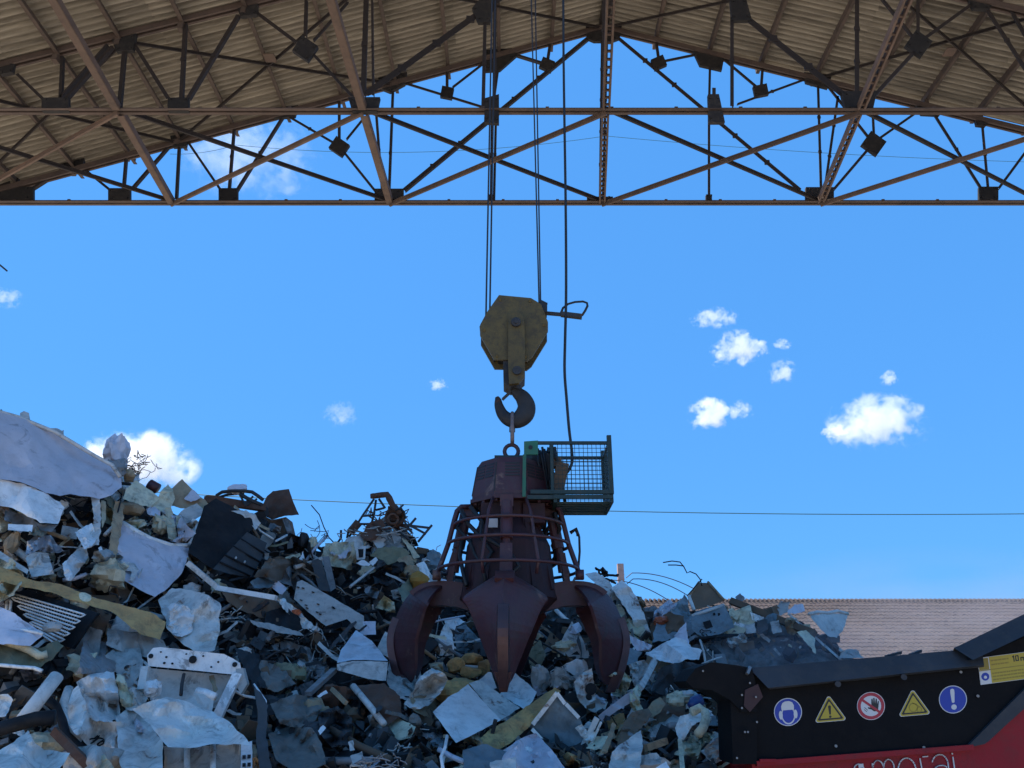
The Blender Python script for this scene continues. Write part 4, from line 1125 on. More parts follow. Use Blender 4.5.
# ------------------------------------------------------------------ pieces of scrap one can point at
# upper left
S('dented_sheet', 'large dented white panel jutting over the top left of the heap', 'panel', [(-70, 405), (0, 412), (18, 417), (55, 432), (95, 456), (112, 465), (121, 478), (122, 487), (112, 495), (99, 499), (92, 497), (70, 494), (60, 496), (46, 493), (38, 489), (20, 482), (0, 479), (-70, 472)], 'lilac', .75, .12, .03, (.35, -.15), .7, .6, folds=3,
  tubes=[('folded_edge', [(-70, 404), (0, 412), (18, 417), (55, 432), (95, 456), (112, 465), (120, 477)], .022, 'white'), ('cord', [(1, 410), (5, 416), (4, 425), (1, 434)], .009, 'black')])
S('scrap_sheet', 'small upright white offcut standing on the edge of the top left panel', 'scrap metal', [(19, 424), (20, 413), (24, 411), (29, 413), (31, 424)], 'lgrey', .62, .02)
S('scrap_box', 'small pale box end on the sloping edge of the top left panel', 'box', [(48, 437), (51, 428), (64, 430), (62, 440)], 'lgrey', .6, .02, .15)
S('torn_sheet', 'wide torn bluish white sheet under the top left panel', 'scrap metal', [(-50, 474), (0, 479), (24, 484), (38, 490), (48, 494), (60, 502), (65, 508), (58, 524), (40, 523), (24, 514), (8, 507), (-50, 500)], 'clean', .62, .09, .012, (.2, -.1), 1.2)
S('scrap_sheet', 'dull grey sheet edge showing below the wide torn bluish sheet', 'scrap metal', [(5, 509), (24, 515), (40, 524), (58, 525), (52, 532), (20, 526), (4, 520)], 'grey', .45, .05)
chunk('foil_bundle', 'pinkish crumpled foil bundle sticking up above the left crest', 'scrap metal', 115, 452, 10, 17, 'lilac', .25, .5, 3)
chunk('foil_bundle', 'dark crumpled foot under the foil bundle on the left crest', 'scrap metal', 112, 470, 14, 9, 'grey', .3, .5, 4)
tangle('wire_tangle', 'loose curly wires beside the foil bundle on the left crest', 'wire', 130, 464, 15, 10, 'brown', 16, .006, .2, 5)
tangle('wire_tangle', 'sparse hair-thin wires sticking up right of the curly wires', 'wire', 140, 470, 14, 12, 'rope', 8, .004, .2, 6)
chunk('foam_chunk', 'tan lump wedged right of the big white panel nose', 'foam', 129, 476, 7, 6, 'tan', .3, .2, 7)
S('cream_board', 'large pale green cream board right of the big white panel', 'board', [(123, 499), (126, 489), (136, 480), (150, 490), (160, 498), (150, 507), (140, 505)], 'cream', .35, .03, .03, (.3, -.2), .4)
S('cream_board', 'folded cream board with a point, leaning right of the large cream board', 'board', [(146, 510), (158, 500), (160, 492), (168, 484), (173, 490), (175, 499), (171, 507), (160, 512)], 'cream', .32, .06, .03, (0, -.3), .5)
T('rolled_scrap', 'short dark red roll poking up between the cream boards', 'roll', [(149, 484), (158, 489)], .065, 'maroon', .28, 10)
S('cardboard_sheet', 'peaked tan board at the top of the heap left of the black panel', 'board', [(171, 489), (182, 479), (192, 489), (209, 504), (203, 513), (186, 509), (172, 506)], 'tan', .32, .03, .02, (.2, -.2), .5)
S('scrap_sheet', 'pale square stuck on the peaked tan board', 'board', [(184, 499), (192, 489), (201, 498), (191, 502)], 'lilac', .37, .01)
S('grey_board', 'pale grey green board lying under the peaked tan board', 'board', [(176, 517), (184, 509), (197, 503), (207, 513), (196, 519), (186, 524)], 'lgrey', .33, .03, .02, (0, -.5), .5)
chunk('foam_chunk', 'brownish foam block between the white panel nose and the grey tub', 'foam', 131, 509, 12, 8, 'tan', .28, .2, 9)
S('cream_strip', 'upright cream foam strip standing inside the grey tub', 'foam', [(165, 508), (171, 507), (177, 533), (175, 541), (168, 538)], 'cream', .42, .05, .03)
S('cream_strip', 'second cream foam strip leaning right of the upright one in the tub', 'foam', [(176, 515), (182, 517), (184, 538), (177, 542)], 'cream', .38, .05, .03)
chunk('foam_chunk', 'crumbly yellowish foam inside the grey tub', 'foam', 160, 523, 8, 9, 'cream', .35, .5, 10)
chunk('foam_chunk', 'low cream crumbs at the left rim of the grey tub', 'foam', 136, 523, 9, 4, 'cream', .38, .4, 11)
S('plastic_tub', 'big grey tub with a white rim on the left of the heap', 'tub', [(112, 545), (122, 524), (135, 532), (150, 539), (170, 546), (189, 546), (188, 558), (182, 573), (168, 588), (155, 597), (140, 590), (120, 578), (106, 570)], 'lilac', .42, .08, .04, (.25, -.1), .4, folds=2,
  tubes=[('rim', [(122, 523), (135, 531), (150, 539), (170, 545.5), (189, 546)], .03, 'white'), ('rim', [(189, 546), (194, 538), (198, 524), (192, 520)], .028, 'white'), ('rim', [(105, 535), (113, 527), (122, 522)], .022, 'white'), ('cord', [(176, 526), (178, 538), (170, 550), (160, 560)], .007, 'black')])
S('scrap_sheet', 'torn silver sheet hanging on the right rim of the grey tub', 'scrap metal', [(181, 527), (197, 520), (198, 527), (190, 545), (182, 543)], 'white', .34, .09, .012)
S('wood_post', 'tall splintered beige post left of the grey tub', 'post', [(115, 500), (124, 505), (123, 520), (116, 560), (106, 562), (110, 540)], 'tan', .56, .05, .06, tear=1.0, tubes=[('cord', [(121, 500), (113, 530), (107, 552)], .008, 'black')])
chunk('foam_chunk', 'cream crumpled foam at the foot of the beige post', 'foam', 110, 577, 15, 13, 'cream', .45, .5, 12)
S('bent_bracket', 'small white bent bracket against the lower side of the grey tub', 'bracket', [(117, 560), (134, 563), (139, 570), (133, 582), (129, 580), (132, 572), (118, 568)], 'white', .5, .03, .02)
S('scrap_strip', 'upright crumpled white strip hanging below the nose of the top left panel', 'scrap metal', [(91, 497), (100, 499), (101, 520), (99, 545), (91, 546), (94, 520)], 'white', .6, .07, .012, tear=1.2)
S('cream_strip', 'pale cream strip right of the hanging white strip', 'foam', [(101, 500), (106, 502), (106, 520), (102, 528)], 'cream', .5, .03)
S('torn_sheet', 'pointed bluish white flap left of the hanging white strip', 'scrap metal', [(75, 532), (92, 523), (97, 538), (92, 547), (84, 549)], 'clean', .55, .05, .012, (0, -.4))
S('torn_sheet', 'leaf-shaped bluish white sheet with its point down', 'scrap metal', [(62, 564), (80, 547), (87, 548), (88, 558), (78, 572), (71, 581), (66, 580)], 'clean', .5, .06, .012, (.5, 0))
S('bent_bracket', 'small punched white tab beside the beige post', 'bracket', [(98, 548), (101, 546), (107, 556), (101, 559)], 'clean', .55, .01, holes=[[(100.5, 551), (102, 551), (102, 552.5), (100.5, 552.5)], [(102, 554.5), (103.5, 554.5), (103.5, 556), (102, 556)]])
S('pale_plank', 'short bright white plank end under the wide torn sheet', 'plank', [(8, 524), (33, 525), (32, 532), (8, 530)], 'clean', .6, .01, .08, tear=.2)
S('crushed_box', 'crushed open white box in the left of the heap', 'box', [(25, 556), (35, 552), (48, 553), (50, 560), (54, 574), (32, 577), (29, 570)], 'white', .52, .04, .2, (0, 0), .3)
S('torn_sheet', 'shiny crumpled sheet curling out of the crushed open box', 'scrap metal', [(26, 555), (27, 541), (36, 536), (51, 535), (56, 543), (65, 551), (52, 553), (46, 552), (38, 550)], 'silver', .55, .1, .01, (0, -.4), 1.0)
S('scrap_strip', 'bent grey rail sloping down at the far left edge', 'rail', [(-20, 548), (0, 551), (29, 570), (27, 574), (0, 558), (-20, 556)], 'lgrey', .6, .02, .05, tear=.2)
chunk('foam_chunk', 'brown lump hanging left of the crushed open box', 'foam', 13, 543, 7, 10, 'tan', .4, .3, 13)
S('foam_slab', 'long sagging tan foam slab running across the left of the heap', 'foam', [(-50, 556), (0, 566), (32, 580), (60, 584), (95, 598), (150, 612), (166, 622), (160, 640), (140, 634), (112, 612), (80, 602), (40, 590), (20, 586), (-50, 570)], 'yellow', .5, .1, .1, tear=1.3)
S('foam_slab', 'pale cream slab edge at the far left below the tan slab', 'foam', [(-50, 574), (0, 580), (22, 586), (12, 596), (0, 602), (-50, 602)], 'cream', .46, .07, .1, tear=1.2)
# condenser coil of a refrigerator
cb = P(45, 612, Yd(45, 612) - .42)
coil = Thing('condenser_coil', 'pale serpentine condenser coil with many parallel tubes at the left', 'coil', cb)
def cpt(x, y): return P(x, y, Yd(45, 612) - .42 + .006 * (x - 45) * -.3 - .004 * (y - 612))
m = MB(); m.prism([cpt(x, y) + Vector((0, .1, 0)) for x, y in ((4, 592), (20, 588), (92, 612), (84, 622), (66, 648), (40, 640), (6, 612))], (0, .04, 0)); coil.part('back_plate', m, M['black'])
m = MB(); pts = []
for i in range(11):
    l = (11 + i * 3.0, 593 + i * 4.1); r_ = (83 - i * 2.6, 614 + i * 3.1)
    seq = [l, r_] if i % 2 == 0 else [r_, l]
    if pts:
        a, b = pts[-1], seq[0]; s = 2.2 if i % 2 else -2.2
        pts += [(a[0] + s, a[1] + .8), (b[0] + s, b[1] - .8)]
    pts += seq
m.tube([cpt(*p) for p in pts], .0075, 6); coil.part('serpentine_tube', m, M['clean'], smooth=True)
m = MB()
for k in range(1, 22):
    t = k / 22; m.tube([cpt(11 + (83 - 11) * t, 592.5 + 21.5 * t) + Vector((0, .016, 0)), cpt(42 + (57 - 42) * t, 634 + 11 * t) + Vector((0, .016, 0))], .0035, 4)
coil.part('cross_wire', m, M['lgrey'])
m = MB(); m.tube([cpt(6, 612), cpt(7, 601), cpt(9, 599.5), cpt(11, 602), cpt(9.5, 613)], .012, 6); coil.part('bend', m, M['clean'], smooth=True)
chunk('foam_chunk', 'angular grey cream lump over the right end of the condenser coil', 'foam', 83, 602, 10, 8, 'cream', .5, .15, 14)
S('scrap_sheet', 'grey lilac sheet in front of the condenser coil at the left edge', 'scrap metal', [(-50, 600), (0, 607), (12, 612), (44, 634), (30, 646), (0, 644), (-50, 640)], 'lilac', .62, .04, .015, tubes=[('white_edge', [(-50, 624), (0, 628), (25, 630), (43, 634)], .012, 'clean')])
chunk('foam_chunk', 'pale chip lying on the lower tubes of the condenser coil', 'foam', 53, 627, 8, 5, 'lgrey', .62, .2, 15)
S('foam_slab', 'thick tan foam slab at the left edge below the condenser coil', 'foam', [(-50, 632), (0, 637), (38, 648), (58, 640), (64, 646), (52, 660), (40, 668), (20, 666), (0, 665), (-50, 662)], 'olive', .5, .08, .12, tear=1.3, tubes=[('torn_lip', [(0, 640), (14, 644), (30, 650), (40, 656), (47, 654)], .03, 'cream'), ('torn_lip', [(0, 665), (20, 667), (34, 668), (42, 671)], .014, 'clean')])
S('brown_board', 'dark brown board standing in the hollow right of the condenser coil', 'board', [(96, 606), (112, 615), (100, 640), (88, 660), (72, 655), (84, 628)], 'brown', .2, .05, .03)
S('scrap_sheet', 'broad dull grey green plate in the hollow under the tan slab', 'scrap metal', [(108, 628), (140, 634), (163, 640), (170, 652), (150, 658), (118, 650), (106, 645)], 'lgrey', .28, .05, .02)
S('torn_sheet', 'large stained white rag of sheet draped left of centre in the heap', 'scrap metal', [(158, 600), (172, 588), (190, 590), (208, 595), (220, 603), (220, 625), (215, 650), (200, 655), (185, 646), (168, 630)], 'white', .38, .1, .012, (0, -.1), 1.4, folds=3)
S('torn_sheet', 'bright white crumpled patch hanging on the stained rag of sheet', 'scrap metal', [(162, 608), (174, 603), (187, 606), (194, 614), (192, 632), (182, 637), (172, 634), (166, 622)], 'clean', .52, .08, .012, (.2, 0), 1.0)
# black panels at the shoulder
S('black_board', 'big matt black panel at the dip of the left crest', 'panel', [(204, 506), (216, 498), (236, 509), (252, 519), (254, 528), (246, 534), (230, 558), (214, 570), (188, 552), (198, 524)], 'black', .3, .02, .04, (.2, 0), .4)
B('dark_beam', 'dark red brown beam lying along the top of the black panel', 'beam', (206, 499), (264, 508), .09, .09, 'rust', .15)
S('grooved_board', 'grey grooved panel leaning right of the black panel', 'panel', [(247, 532), (267, 543), (261, 560), (251, 577), (230, 574), (213, 569), (228, 552)], 'slate', .42, .015, .05, (.2, 0), .3,
  tubes=[('groove', [(241, 539), (264, 553)], .012, 'black'), ('groove', [(233, 546), (260, 562)], .012, 'black'), ('groove', [(225, 555), (256, 570)], .012, 'black'), ('groove', [(220, 562), (250, 576)], .012, 'black'), ('knob', [(235, 558), (236, 558.5)], .02, 'lgrey'), ('knob', [(244, 562), (245, 562.5)], .02, 'lgrey')])
S('scrap_sheet', 'pale triangular sheet lying over the top right of the black panel', 'scrap metal', [(231, 511), (246, 510), (256, 515), (261, 523), (255, 530), (250, 521), (240, 514)], 'lgrey', .48, .04, .015, (0, -.4))
rb = Thing('rusty_box', 'rusty open metal box tipped up on the crest right of the black panel', 'box', P(280, 515, Yd(280, 515) - .1))
m = MB(); dep = lambda x, y: Yd(280, 518) - .2 - (x - 280) * .006
sheet_mesh([(259, 512), (267, 496), (273, 491), (289, 489), (293, 501), (299, 515), (284, 516), (272, 520)], dep, .03, .05, .3, 2.2, 2, 5, m); o = rb.part('lid', m, M['rust']); flat_normals(o)
m = MB(); m.prism([P(x, y, dep(x, y) + .2) for x, y in ((259, 513), (272, 520), (286, 517), (290, 535), (270, 545), (258, 530))], (0, .35, 0)); rb.part('inside', m, M['brown'])
m = MB(); sheet_mesh([(282, 518), (288, 519), (292, 530), (293, 548), (287, 549), (288, 535)], lambda x, y: dep(x, y) + .05, .02, .02, .4, 2, 1, 6, m); rb.part('side_plate', m, M['grey'])
B('bright_strip', 'thin bright strip of metal crossing the rusty box opening', 'strip', (276, 541, -.2), (287, 535, -.2), .02, .02, 'clean', .25)
fr = Thing('tube_frame', 'bent dark tube frame lying on top of the black panel against the sky', 'frame', P(240, 496, Yd(240, 505)))
def fp(x, y, e=0): return P(x, y, Yd(240, 506) - .1 + e)
m = MB(); m.tube([fp(216, 501), fp(217, 495), fp(222, 492), fp(232, 491), fp(244, 491), fp(252, 492), fp(258, 496), fp(263, 500)], .024, 7); m.tube([fp(217, 498, .3), fp(228, 494.5, .3), fp(244, 493, .3)], .02, 6); fr.part('tube', m, M['dark'], smooth=True)
m = MB()
for x, y in ((240, 495), (248, 497), (253, 496), (243, 501), (257, 499)): m.tube([fp(246, 506), fp(x, y)], .014, 5)
m.tube([fp(240, 494), fp(250, 500), fp(262, 505)], .025, 6); fr.part('prongs', m, M['dark'])
chunk('rag_bundle', 'small grey bundle resting on the bent tube frame', 'rag', 238, 489, 9, 4.5, 'lilac', .2, .3, 17)
chunk('scrap_lump', 'dark squarish lump on the crest right of the rusty box', 'scrap metal', 303, 541, 5, 9, 'dark', .1, .15, 18)
chunk('foam_chunk', 'cream foam lump right of the dark squarish lump on the crest', 'foam', 313, 543, 6, 7, 'cream', .12, .4, 19)
S('scrap_sheet', 'small pale blue triangular shard below the cream crest lump', 'scrap metal', [(299, 560), (303, 551), (305, 561)], 'clean', .2, .01)
tangle('wire_tangle', 'thin springy wires arching above the crest right of the rusty box', 'wire', 313, 541, 13, 16, 'dark', 6, .005, .1, 20)
# central tower of tangled steel
tw = Thing('steel_tangle', 'rusty tangle of bent frames and an elbow pipe topping the middle crest', 'scrap metal', P(385, 530, Yd(385, 540)))
def tp(x, y, e=0): return P(x, y, Yd(385, 545) - .15 + e)
m = MB(); m.tube([tp(374, 496), tp(381, 495), tp(387, 494.5), tp(389, 498), tp(393, 506), tp(400, 514)], [.042, .044, .046, .05, .044, .04], 9); m.tube([tp(373.5, 494), tp(373.7, 498)], .05, 8); tw.part('elbow_pipe', m, M['rust'], smooth=True)
m = MB()
for a in (((374, 499), (363, 515), (349, 537)), ((376, 500), (374, 514), (371, 526)), ((379, 499), (385, 508)), ((376, 510), (384, 508)), ((363, 516), (374, 515)), ((360, 524), (369, 524)), ((356, 521), (349, 529), (347, 538)),
          ((399, 509), (403, 505)), ((405, 518), (404, 512), (400, 508), (396, 510)), ((341, 530), (341, 538), (336, 545), (322, 548)), ((372, 526), (384, 524), (396, 530), (410, 540))):
    m.tube([tp(x, y, rs.uniform(-.08, .08)) for x, y in a], .017, 6)
tw.part('bent_bars', m, M['dark'], smooth=True)
m = MB(); m.tube([tp(395 + 9 * math.cos(k * .52), 517 + 8 * math.sin(k * .52), .1) for k in range(13)], .026, 7); m.tube([tp(393 + 5 * math.cos(k * .52), 519 + 5 * math.sin(k * .52), 0) for k in range(13)], .02, 6); tw.part('wheel_rim', m, M['rust'], smooth=True)
m = MB(); m.tube([tp(359, 522), tp(350, 533)], .062, 9); tw.part('canister', m, M['rust'], smooth=True)
m = MB(); sheet_mesh([(360, 536), (368, 524), (380, 518), (386, 525), (376, 540), (366, 541)], lambda x, y: Yd(385, 545) - .2, .06, .02, .8, 2, 2, 3, m); sheet_mesh([(388, 506), (396, 504), (404, 512), (403, 526), (396, 530), (386, 524)], lambda x, y: Yd(385, 545) - .05, .08, .03, 1.2, 2, 2, 8, m); o = tw.part('rust_plate', m, M['rust']); flat_normals(o)
tangle('wire_tangle', 'brown wires and thin rods packed round the steel tangle on the middle crest', 'wire', 386, 530, 22, 17, 'rust', 34, .009, .12, 61)
tangle('wire_tangle', 'grey bent wires packed under the steel tangle on the middle crest', 'wire', 376, 540, 30, 10, 'lgrey', 26, .008, .2, 62)
for q, (poly, mt, lab) in enumerate((([(379, 520), (388, 515), (394, 524), (390, 536), (380, 534)], 'lgrey', 'pale bent plate in the middle of the steel tangle'), ([(352, 538), (362, 532), (370, 537), (364, 547), (354, 548)], 'tan', 'tan scrap at the left foot of the steel tangle'), ([(396, 526), (404, 524), (410, 534), (404, 544), (397, 540)], 'cloth', 'grimy folded sheet at the right foot of the steel tangle'), ([(330, 552), (340, 544), (350, 548), (346, 558), (334, 560)], 'lilac', 'pale sheet on the low crest left of the steel tangle'))):
    S('scrap_sheet', lab, 'scrap metal', poly, mt, .2, .08, .012)
tf_ = Thing('bar_frame', 'dark open frame of steel bars sticking out right of the steel tangle', 'frame', P(415, 530, Yd(410, 545)))
m = MB()
for a, b in (((404, 532), (416, 518)), ((405, 525), (430, 528)), ((411, 526), (426, 534)), ((432, 525), (418, 542)), ((404, 521), (412, 533))): m.bar(tp(*a), tp(*b), .03, .03)
tf_.part('bars', m, M['dark'])
S('scrap_sheet', 'grey humped sheet lying under the steel tangle on its left', 'scrap metal', [(338, 548), (349, 537), (362, 535), (374, 539), (378, 545), (362, 550), (345, 552)], 'lgrey', .25, .05, .015, (0, -.5))
S('olive_sheet', 'yellowish olive sheet below the steel tangle', 'scrap metal', [(370, 556), (378, 548), (392, 546), (406, 549), (410, 553), (398, 561), (388, 565), (382, 560)], 'olive', .35, .05, .015, (0, -.3))
S('pale_strip', 'pale upright strip leaning under the right of the steel tangle', 'strip', [(390, 531), (397, 530), (405, 547), (396, 548)], 'lgrey', .3, .03)
S('cream_strip', 'cream strip sloping down right of the pale upright strip', 'strip', [(402, 538), (407, 540), (420, 557), (414, 559)], 'cream', .3, .02, .03)
S('teal_sheet', 'teal grey curved sheet at the right shoulder of the middle crest', 'scrap metal', [(425, 566), (427, 553), (433, 549), (441, 554), (440, 566), (432, 572)], 'teal', .2, .04)
chunk('foam_chunk', 'bright orange yellow foam block above the left tine', 'foam', 419, 579, 9, 9, 'orange', .45, .15, 22)
S('scrap_sheet', 'white scrap behind the orange yellow foam block', 'scrap metal', [(416, 564), (424, 561), (433, 578), (434, 586), (426, 582)], 'white', .3, .05)
S('pale_box', 'small pale open-ended box below the grey humped sheet', 'box', [(355, 547), (366, 546), (365, 559), (357, 560)], 'lgrey', .4, .005, .15, tear=.2, holes=[[(358, 549), (363.5, 549), (363, 557), (359, 557.5)]])
S('bright_scrap', 'bright white gleaming curl under the olive sheet', 'scrap metal', [(356, 563), (364, 560), (371, 564), (369, 566), (360, 565)], 'clean', .4, .02, .01, (0, -.8))
S('bright_scrap', 'second gleaming white flake right of the curl under the olive sheet', 'scrap metal', [(369, 562), (376, 557), (378, 560), (373, 566)], 'clean', .4, .02, .01, (0, -.8))
B('steel_rod', 'long pale rod sloping up under the gleaming flakes', 'rod', (350, 587), (374, 568), .03, .03, 'lgrey', .3)
S('upright_slab', 'dark grey upright slab at the middle left of the heap', 'panel', [(311, 560), (321, 558), (331, 592), (319, 590)], 'slate', .3, .02, .05, tear=.3)
S('upright_slab', 'lighter narrow upright slab right of the dark grey one', 'panel', [(322, 557), (329, 556), (336, 588), (330, 592)], 'grey', .36, .02, .05, tear=.3)
S('cream_strip', 'thin pale board lying flat above the punched white panel', 'strip', [(276, 562), (290, 555), (300, 553), (301, 556), (284, 563)], 'cream', .35, .02)
S('crumpled_sheet', 'grey crumpled foil mass above the punched white panel', 'scrap metal', [(272, 575), (278, 562), (296, 557), (312, 566), (316, 578), (300, 588), (284, 584)], 'grey', .25, .14, .01, (0, -.2), 1.2, folds=4)
S('teal_sheet', 'blue grey bent sheet under the grey grooved panel', 'scrap metal', [(250, 582), (262, 574), (276, 573), (280, 582), (268, 588), (254, 588)], 'teal', .32, .06, .015)
S('punched_sheet', 'long pale panel with punched holes sloping down left of the grapple', 'panel', [(297, 582), (302, 580), (330, 596), (364, 616), (364, 630), (356, 629), (347, 619), (338, 622), (326, 626), (308, 612), (294, 599)], 'lgrey', .52, .012, .02, (0, -.2), .3,
  holes=[[(x - 1.3, y - .8), (x + 1.4, y - .2), (x + 1.2, y + .9), (x - 1.4, y + .4)] for x, y in ((298, 587), (303, 588), (301, 600), (306, 605), (307, 608), (318, 604), (317, 612), (320, 614), (334, 608), (333, 607), (313, 592))])
fb = Thing('angle_rail', 'pale kinked steel angle rail running across the left middle of the heap', 'rail', P(230, 590, Yd(230, 590) - .4))
def ap(x, y, e=0): return P(x, y, Yd(230, 588) - .42 + e)
m = MB(); m.bar(ap(188, 563, -.05), ap(218, 588), .05, .07); fb.part('arm', m, M['white']); m = MB(); m.bar(ap(217, 588), ap(276, 598, -.05), .05, .07); fb.part('arm', m, M['clean'])
S('brown_board', 'dark brown board hanging under the pale kinked rail', 'board', [(222, 592), (250, 596), (275, 600), (286, 612), (280, 622), (262, 618), (240, 610), (228, 602)], 'brown', .3, .05, .03)
S('torn_sheet', 'ragged white torn strip trailing right of the kinked rail', 'scrap metal', [(274, 596), (284, 598), (296, 608), (306, 618), (320, 630), (312, 632), (298, 624), (286, 612)], 'white', .42, .08, .01, tear=2.0)
chunk('scrap_lump', 'small orange red lump beside the punched white panel', 'plastic', 296, 613, 5, 4, 'orangered', .5, .3, 23)
S('black_board', 'rounded black case below the dark brown board', 'case', [(266, 612), (285, 606), (300, 618), (302, 632), (282, 632), (264, 626)], 'black', .42, .03, .1)
S('scrap_strip', 'long pale curved strip below the rounded black case', 'strip', [(250, 620), (272, 624), (300, 632), (304, 636), (280, 633), (254, 625)], 'lgrey', .48, .02, .02)
# white appliance frame lower left
wf = Thing('machine_frame', 'white appliance frame with a punched top rail and legs, lower left', 'frame', P(195, 690, Yd(195, 690) - .5))
def wp(x, y, e=0): return P(x, y, Yd(195, 685) - .52 + e + (x - 195) * .0015 - (y - 660) * .002)
m = MB(); sheet_mesh([(147, 655), (153, 648), (160, 647), (224, 654), (234, 659), (240, 663), (241, 668), (237, 675), (200, 671), (148, 666)], lambda x, y: Yd(195, 685) - .54 + (x - 195) * .0015, .008, .1, .15, 3, 0, 2, m); rail = wf.part('top_rail', m, M['clean'])
m = MB()
for x, y, r_ in ((150.5, 656, 2.0), (234.5, 664.5, 2.2), (192.5, 659.5, 3.6), (166, 657), (160.5, 652), (186, 654), (203, 656), (172, 663.5), (164, 663), (218, 662), (211, 667)) if False else [(150.5, 656, 2.0), (234.5, 664.5, 2.2), (192.5, 659.5, 3.4), (166, 657, .9), (160.5, 652, .7), (186, 654, .7), (203, 656, .8), (172, 663.5, .9), (164, 663, 1.0), (218, 662, .9), (211, 667, .8)]:
    c = P(x, y, Yd(195, 685) - .565 + (x - 195) * .0015); m.tube([c, c + Vector((0, .012, 0))], r_ * .009, 12)
wf.part('holes', m, M['black'], rail)
m = MB(); m.bar(wp(238, 674), wp(217, 718), .075, .05); wf.part('leg', m, M['clean']); m = MB(); m.bar(wp(146, 667), wp(142, 690), .06, .05); wf.part('leg', m, M['white'])
m = MB(); m.prism([wp(x, y, .16) for x, y in ((148, 668), (236, 676), (226, 706), (200, 712), (150, 700))], (0, .03, 0)); wf.part('back_panel', m, M['lgrey'])
m = MB(); m.prism([wp(x, y, -.0) for x, y in ((236, 668), (243, 668), (247, 684), (241, 694), (235, 684))], (0, .06, 0)); wf.part('corner_gusset', m, M['lgrey'])
T('thin_rod', 'thin dark spring rod hanging inside the white appliance frame', 'rod', [(184, 674), (182, 684), (181, 695)], .014, 'dark', .62)
chunk('scrap_lump', 'bright white crumpled lump inside the white appliance frame on its left', 'plastic', 153, 688, 8, 9, 'clean', .6, .3, 24)
S('crushed_box', 'small box with a gleaming white top inside the white appliance frame', 'box', [(186, 700), (197, 690), (215, 696), (212, 712), (198, 714)], 'lgrey', .62, .02, .1, tubes=[('white_top', [(197, 691), (206, 693), (215, 697)], .03, 'clean')])
S('foam_chunk', 'tan splinter inside the right of the white appliance frame', 'foam', [(209, 676), (214, 675), (218, 690), (214, 694)], 'tan', .5, .03, .03)
S('crumpled_appliance', 'big crumpled white appliance shell at the bottom left', 'appliance', [(132, 709), (148, 702), (166, 697), (186, 701), (196, 706), (214, 712), (232, 724), (246, 738), (250, 745), (214, 744), (190, 748), (168, 747), (160, 738), (150, 724)], 'white', .72, .13, .02, (0, -.5), .9, folds=4)
S('ribbed_sheet', 'pale ribbed side of the crumpled appliance at the bottom left', 'panel', [(164, 746), (188, 748), (214, 745), (240, 743), (241, 800), (164, 800)], 'lgrey', .62, .05, .03, (0, 0), .4, tubes=[('rib', [(187, 748), (187, 800)], .02, 'white'), ('rib', [(213, 745), (213, 800)], .02, 'white')])
S('punched_strip', 'upright white strip with square slots right of the crumpled appliance', 'strip', [(241, 744), (252, 741), (253, 800), (240, 800)], 'clean', .72, .01, .04, tear=.2, holes=[[(x - 1.6, y - 1.8), (x + 1.4, y - 2), (x + 1.4, y + 1.8), (x - 1.6, y + 2)] for x, y in ((244, 757), (249, 756.5), (244, 765), (249, 764.5))])
S('crumpled_sheet', 'wide crumpled bluish white sheet at the lower left', 'scrap metal', [(76, 682), (92, 673), (114, 672), (118, 688), (120, 712), (122, 720), (104, 722), (88, 718), (84, 700)], 'clean', .5, .11, .012, (.3, -.2), 1.2, folds=4)
S('crumpled_sheet', 'dented grey white sheet with rusty tears at the lower left', 'scrap metal', [(66, 695), (78, 685), (86, 705), (92, 720), (124, 722), (132, 724), (128, 745), (112, 756), (88, 746), (72, 730), (63, 712)], 'white', .48, .1, .012, (.1, -.1), 1.2, folds=3)
T('curved_edge', 'curved pale edge tube bordering the dented sheet at the lower left', 'tube', [(69, 688), (64, 702), (63, 716), (68, 730), (78, 742)], .03, 'lgrey', .55)
S('torn_strip', 'twisted tan and white strip between the crumpled sheets at the lower left', 'strip', [(116, 674), (124, 676), (128, 690), (138, 706), (132, 712), (122, 706), (118, 690)], 'cream', .56, .07, .02, tear=1.2)
S('scrap_sheet', 'pale grey flat sheet standing behind the crumpled bluish sheet', 'scrap metal', [(90, 668), (112, 650), (140, 648), (144, 668), (130, 690), (116, 672)], 'lgrey', .25, .04, .015)
T('white_pipe', 'long worn white pipe sloping down at the bottom left', 'pipe', [(57, 676), (40, 698), (20, 724)], .048, 'white', .75, 10)
T('black_pipe', 'thick black pipe lying across the bottom left corner', 'pipe', [(-20, 735), (10, 726), (35, 719), (55, 717)], .045, 'black', .9, 10)
B('rusty_bar', 'rusty flaking bar sloping down to the bottom edge at the left', 'bar', (54, 731), (98, 775), .05, .03, 'rust', .75)
T('dark_hose', 'dark hose curling down behind the rusty bar at the left', 'hose', [(45, 698), (56, 706), (62, 720), (66, 735), (84, 752)], .03, 'black', .55)
S('torn_sheet', 'torn bluish white sheet at the bottom left corner', 'scrap metal', [(-30, 740), (0, 750), (14, 742), (28, 730), (36, 744), (44, 750), (70, 753), (64, 764), (40, 790), (-30, 790)], 'white', .85, .1, .012, (0, -.4), 1.2, folds=3)
S('scrap_sheet', 'small white plate at the left edge above the black pipe', 'scrap metal', [(-30, 694), (8, 694), (13, 700), (6, 716), (-30, 722)], 'white', .55, .04)
S('tan_board', 'cream wedge at the bottom edge beside the rusty bar', 'board', [(88, 760), (104, 754), (116, 770), (110, 790), (90, 790)], 'cream', .8, .03, .03)
S('crumpled_sheet', 'pale crumpled sheet wedged left of the crumpled appliance shell at the bottom', 'scrap metal', [(116, 716), (136, 706), (150, 724), (163, 744), (162, 800), (128, 800), (118, 752)], 'white', .6, .14, .012, (.2, -.2), 1.2, folds=4)
